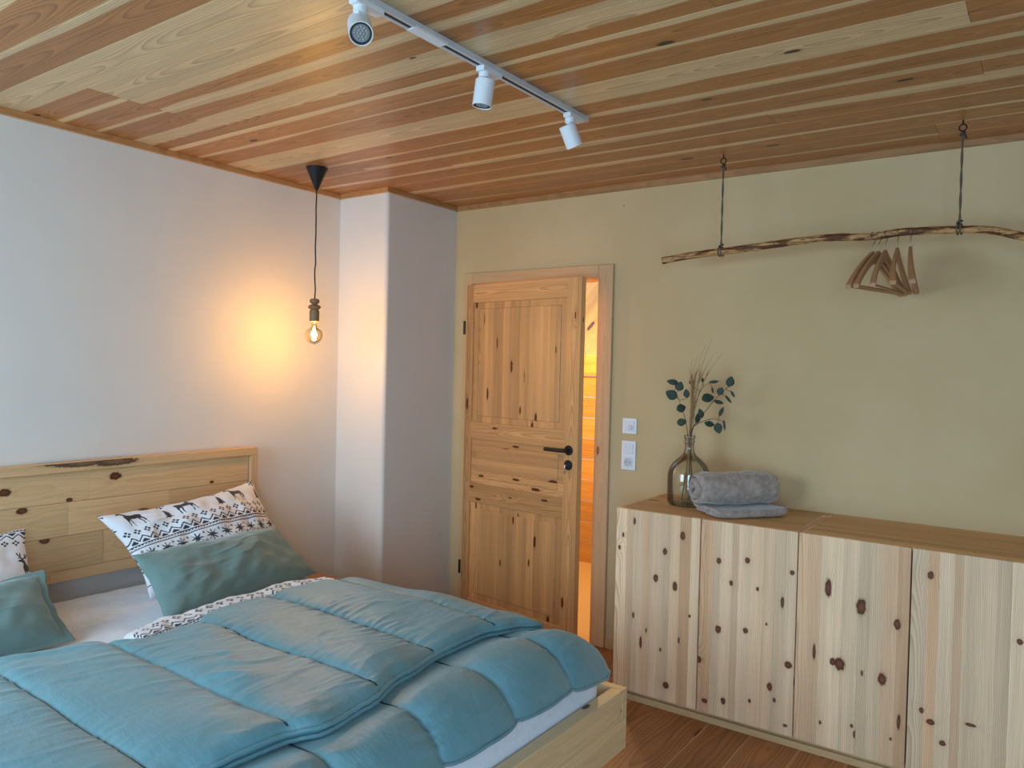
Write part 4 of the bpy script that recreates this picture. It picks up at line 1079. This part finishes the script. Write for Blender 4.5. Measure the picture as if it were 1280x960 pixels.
def nordic(s_, t, rev=False):
    s_ = s_/1.42; t = t/1.42
    """s_ along, t downwards in metres; one repeat is .36 m"""
    t = t % .36; o = np.zeros(s_.shape, bool)
    # deer band 0 - .125
    P_ = .185; c = s_ % P_; i = np.floor(s_/P_)
    flip = (i % 2) == 1
    yy = (t-.006) if rev else (.118-t)
    X = c-.055; X = np.where(flip, .085-X, X)
    dxn, dyn = X/.088, yy/.088
    m = (t < .125)
    o |= m & in_poly(dxn, dyn, DEER)
    for a, b in ANT: o |= m & seg(dxn, dyn, a, b, .022)
    o |= m & tree(c-.022, yy, .046)
    o |= m & flake(c-.026, t-.045, .015)
    # row of little windows .128-.148
    c = s_ % .032-.016; a = np.abs(c)+np.abs(t-.138)
    o |= (a < .012) & ~((np.abs(c-(t-.138)) < .0018) | (np.abs(c+(t-.138)) < .0018)) 
    # big zigzag .150 - .180
    z_ = np.abs((s_ % .034)-.017)/.017
    o |= np.abs(t-(.155+.017*z_)) < .0028
    o |= (t > .166+.015*z_) & (t < .180) & (z_ < .62)
    # checked ribbon .184 - .198 and .246 - .260
    for q in (.184, .250):
        o |= (np.abs(t-q) < .0017) | (np.abs(t-q-.012) < .0017)
        o |= (np.abs(t-q-.006-.0022*np.sign(np.sin(s_*2*PI/.010))) < .0016)
    # stars .202 - .246
    P_ = .052; c = s_ % P_-P_/2; o |= (np.abs(t-.225) < .023) & star(c, t-.225, .021)
    c2 = (s_+P_/2) % P_-P_/2
    for q in (.210, .240): o |= (np.abs(c2)+np.abs(t-q) < .005) & ~(np.abs(c2)+np.abs(t-q) < .0017)
    # mirrored zigzag .268 - .300
    o |= np.abs(t-(.288-.017*z_)) < .0028
    o |= (t < .277-.015*z_+.0) & (t > .266) & (z_ < .62)
    c = s_ % .032-.016; a = np.abs(c)+np.abs(t-.306); o |= (a < .012) & ~((np.abs(c-(t-.306)) < .0018) | (np.abs(c+(t-.306)) < .0018))
    o |= (t > .322) & (t < .326); 
    c = s_ % .04-.02; o |= (np.abs(c)+np.abs(t-.341) < .012) & ~(np.abs(c)+np.abs(t-.341) < .006)
    return o
s = NT('printed cotton'); at = s.n('ShaderNodeAttribute', attribute_name='print')
tc = s.n('ShaderNodeTexCoord').outputs['Object']; wv_ = s.noise(tc, 1200, 2); cr_ = s.noise(tc, 25, 4, .6)
msk = s.ramp(at.outputs['Fac'], .35, .65)
s.bsdf(s.mix(msk, lin((232, 231, 234)), lin((62, 62, 68))), .85, 0, .2, s.math('ADD', s.math('MULTIPLY', wv_, .2), cr_), .25, .004, .2); M_print = s.m
M_velv = mfab('green grey velvet', (112, 138, 134), (118, 144, 139), rough=.75, sheen=.5, scale=14, fine=600, bstr=.35)

def pillow(name, c, W, H, Tt, n, mat, label, cat, printed=None, ear=.03, wr=.010, seed=0, slump=0, flange=0, group=None):
    """c: four corners tl,tr,bl,br seen from the front"""
    tl, tr, bl, br = [Vector(q) for q in c]
    nu, nv = n; org = (bl+br)/2
    nrm = ((tr-tl)+(br-bl)).cross((bl-tl)+(br-tr)).normalized()
    if nrm.dot(CAM-org) < 0: nrm = -nrm
    bm = bmesh.new(); F_, B_ = [], []; prm = []
    down = ((bl-tl)+(br-tr)).normalized(); right = ((tr-tl)+(br-bl)).normalized()
    for i in range(nu+1):
        u_ = i/nu; rf, rb_ = [], []
        for j in range(nv+1):
            v_ = j/nv; U_ = 2*u_-1; V_ = 2*v_-1
            # sides pull in between the corners
            pin = ear
            uu = u_ - pin*U_*(1-V_*V_)**1.0*.9*abs(U_); vv = v_ - pin*1.3*V_*(1-U_*U_)*abs(V_)
            p = (tl*(1-uu)+tr*uu)*(1-vv)+(bl*(1-uu)+br*uu)*vv
            fu = max(0, 1-(abs(U_)/(1-flange))**2.4) if abs(U_) < 1-flange else 0; fv = max(0, 1-(abs(V_)/(1-flange*1.5))**2.4) if abs(V_) < 1-flange*1.5 else 0
            th = (fu*fv)**.55
            th *= 1+slump*V_*.5
            w0 = noise.noise(Vector((u_*5*W+seed, v_*5*H, seed)))*wr*1.6 + noise.noise(Vector((u_*13*W+v_*4+seed, v_*12*H-u_*5, 5+seed)))*wr*.8
            # creases running in from the edges
            ed = math.exp(-min(1-abs(U_), 1-abs(V_))*7)
            w0 += ed*.7*wr*noise.noise(Vector((u_*26*W, v_*26*H, seed+2)))
            cm = max(0, noise.noise(Vector((u_*2.2*W+seed, v_*3*H, seed+8)))+.15)
            w0 += cm*wr*1.5*max(0, 1-abs(2*noise.noise(Vector((u_*6*W+v_*3+seed, v_*15*H-u_*3*W, seed+4))))-.4)**1.5
            p0 = p + right*noise.noise(Vector((v_*7, seed, 3)))*.006*abs(U_)**6 + down*noise.noise(Vector((u_*9, seed, 6)))*.008*abs(V_)**6
            rf.append(p0+nrm*(Tt*.6*th+w0*(.15+.85*th))-org); rb_.append(p0-nrm*(Tt*.4*th+.0015)-org+nrm*w0*.15*(1-th))
        F_.append(rf); B_.append(rb_)
    A_ = build_grid(bm, F_); Bk = build_grid(bm, B_); pa, pb = per(A_), per(Bk)
    for k in range(len(pa)): bm.faces.new((pa[k], pb[k], pb[(k+1) % len(pa)], pa[(k+1) % len(pa)]))
    bmesh.ops.recalc_face_normals(bm, faces=bm.faces[:])
    o = link(name, bm, mat, smooth=True); o.location = org
    if printed:
        i = np.arange(nu+1)[:, None]/nu*W + 0*np.arange(nv+1)[None, :]; j = np.arange(nv+1)[None, :]/nv*H + 0*i
        f = printed(i, j).astype(float).ravel(); vals = np.concatenate([f, f])
        at_ = o.data.attributes.new('print', 'FLOAT', 'POINT'); at_.data.foreach_set('value', vals[:len(o.data.vertices)])
    tag(o, label, cat, group); return o
CAMD = None
pillow('patterned_pillow', [(-3.235, 1.615, .838), (-3.235, 2.372, .905), (-2.99, 1.715, .520), (-2.99, 2.47, .540)], .80, .46, .15, (300, 190), M_print,
       'white pillow printed with dark deer and snowflakes, propped against the headboard behind the green one', 'pillow', lambda a, b: nordic(a+.045, b+.055), seed=1.3, wr=.02, ear=.055, group='nordic print pillows')
pillow('patterned_pillow', [(-3.245, .585, .80), (-3.245, 1.352, .828), (-2.99, .62, .52), (-2.99, 1.315, .52)], .80, .46, .13, (300, 190), M_print,
       'white deer print pillow cut off by the left edge of the picture', 'pillow', lambda a, b: nordic(-a+.14, -b+.275, True), seed=4.1, wr=.009, ear=.03, group='nordic print pillows')
pillow('green_cushion', [(-2.93, 1.60, .728), (-3.02, 2.345, .712), (-2.665, 1.585, .515), (-2.79, 2.405, .517)], .8, .4, .15, (130, 80), M_velv,
       'wide grey-green cushion leaning on the deer print pillow in the middle of the bed', 'cushion', seed=2.2, wr=.014, ear=.03, slump=.3, group='grey-green cushions')
pillow('green_cushion', [(-3.02, .56, .70), (-2.97, 1.302, .722), (-2.70, .52, .515), (-2.745, 1.31, .515)], .8, .4, .14, (130, 80), M_velv,
       'grey-green cushion cut off by the left edge of the picture, leaning on the bed', 'cushion', seed=7.7, wr=.014, ear=.03, slump=.3, flange=.07, group='grey-green cushions')
# patterned duvet peeking out below the quilt
nu, nv = 150, 330
bm = bmesh.new(); T_, B2 = [], []
def dv(u_, v_, side):
    y_ = 1.30+(2.24-1.30)*v_
    xh = interp([(1.30, -2.44), (1.36, -2.54), (1.5, -2.60), (1.8, -2.63), (2.05, -2.64), (2.24, -2.58)], y_)
    x_ = xh + (-2.06-xh)*u_
    e = min(1, u_/.22, (1-u_)/.1, v_/.06, (1-v_)/.06); e = (1-(1-max(0, e))**2)**.5
    zt = .508 + (.088+.01*noise.noise(Vector((x_*5, y_*7, 3)))+.008*noise.noise(Vector((x_*14, y_*22, 1))))*e
    return Vector((x_, y_, .507 if side else min(zt, .600)+.001))
T_ = [[dv(i/nu, j/nv, 0) for j in range(nv+1)] for i in range(nu+1)]; B2 = [[dv(i/nu, j/nv, 1) for j in range(nv+1)] for i in range(nu+1)]
org = Vector((-2.3, 1.8, .507))
A_ = build_grid(bm, [[p-org for p in r] for r in T_]); Bk = build_grid(bm, [[p-org for p in r] for r in B2]); pa, pb = per(A_), per(Bk)
for k in range(len(pa)): bm.faces.new((pa[k], pb[k], pb[(k+1) % len(pa)], pa[(k+1) % len(pa)]))
bmesh.ops.recalc_face_normals(bm, faces=bm.faces[:])
o = link('patterned_duvet', bm, M_print, smooth=True); o.location = org
i = np.arange(nu+1)[:, None]/nu*.45 + 0*np.arange(nv+1)[None, :]; j = np.arange(nv+1)[None, :]/nv*.94 + 0*i
f = nordic(j+.03, i+.10).astype(float).ravel(); at_ = o.data.attributes.new('print', 'FLOAT', 'POINT'); at_.data.foreach_set('value', np.concatenate([f, f]))
tag(o, 'strip of white nordic print duvet showing under the folded teal quilt', 'duvet')

# ------------------------------------------------------------------ LIGHT
wd = bpy.data.worlds.new('world'); bpy.context.scene.world = wd; wd.use_nodes = True
bg = wd.node_tree.nodes['Background']; bg.inputs[0].default_value = (.55, .76, 1, 1); bg.inputs[1].default_value = 1.2
def area(name, loc, rot, sx, sy, e, c, spread=180):
    d = bpy.data.lights.new(name, 'AREA'); d.shape = 'RECTANGLE'; d.size = sx; d.size_y = sy; d.energy = e; d.color = c; d.spread = math.radians(spread)
    o = bpy.data.objects.new(name, d); col.objects.link(o); o.location = loc; o.rotation_euler = rot; return o
area('window_daylight', ((WX0+WX1)/2, YF+.02, (WZ0+WZ1)/2), (math.radians(72), 0, 0), WX1-WX0-.1, H-.1, 50, (.53, .78, 1))
area('window_daylight_two', ((VX0+VX1)/2, YF+.03, (VZ0+WZ1)/2), (math.radians(80), 0, math.radians(14)), VX1-VX0-.1, WZ1-VZ0-.1, 62, (.44, .71, 1))
ld = bpy.data.lights.new('hall_light', 'POINT'); ld.energy = 95; ld.color = (1, .74, .38); ld.shadow_soft_size = .12
lo = bpy.data.objects.new('hall_light', ld); col.objects.link(lo); lo.location = (-2.6, 4.4, 2.2)
sc = bpy.context.scene
sc.view_settings.view_transform = 'Standard'; sc.view_settings.look = 'None'; sc.view_settings.gamma = 1
sc.view_settings.exposure = 0.27; sc.view_settings.use_curve_mapping = False
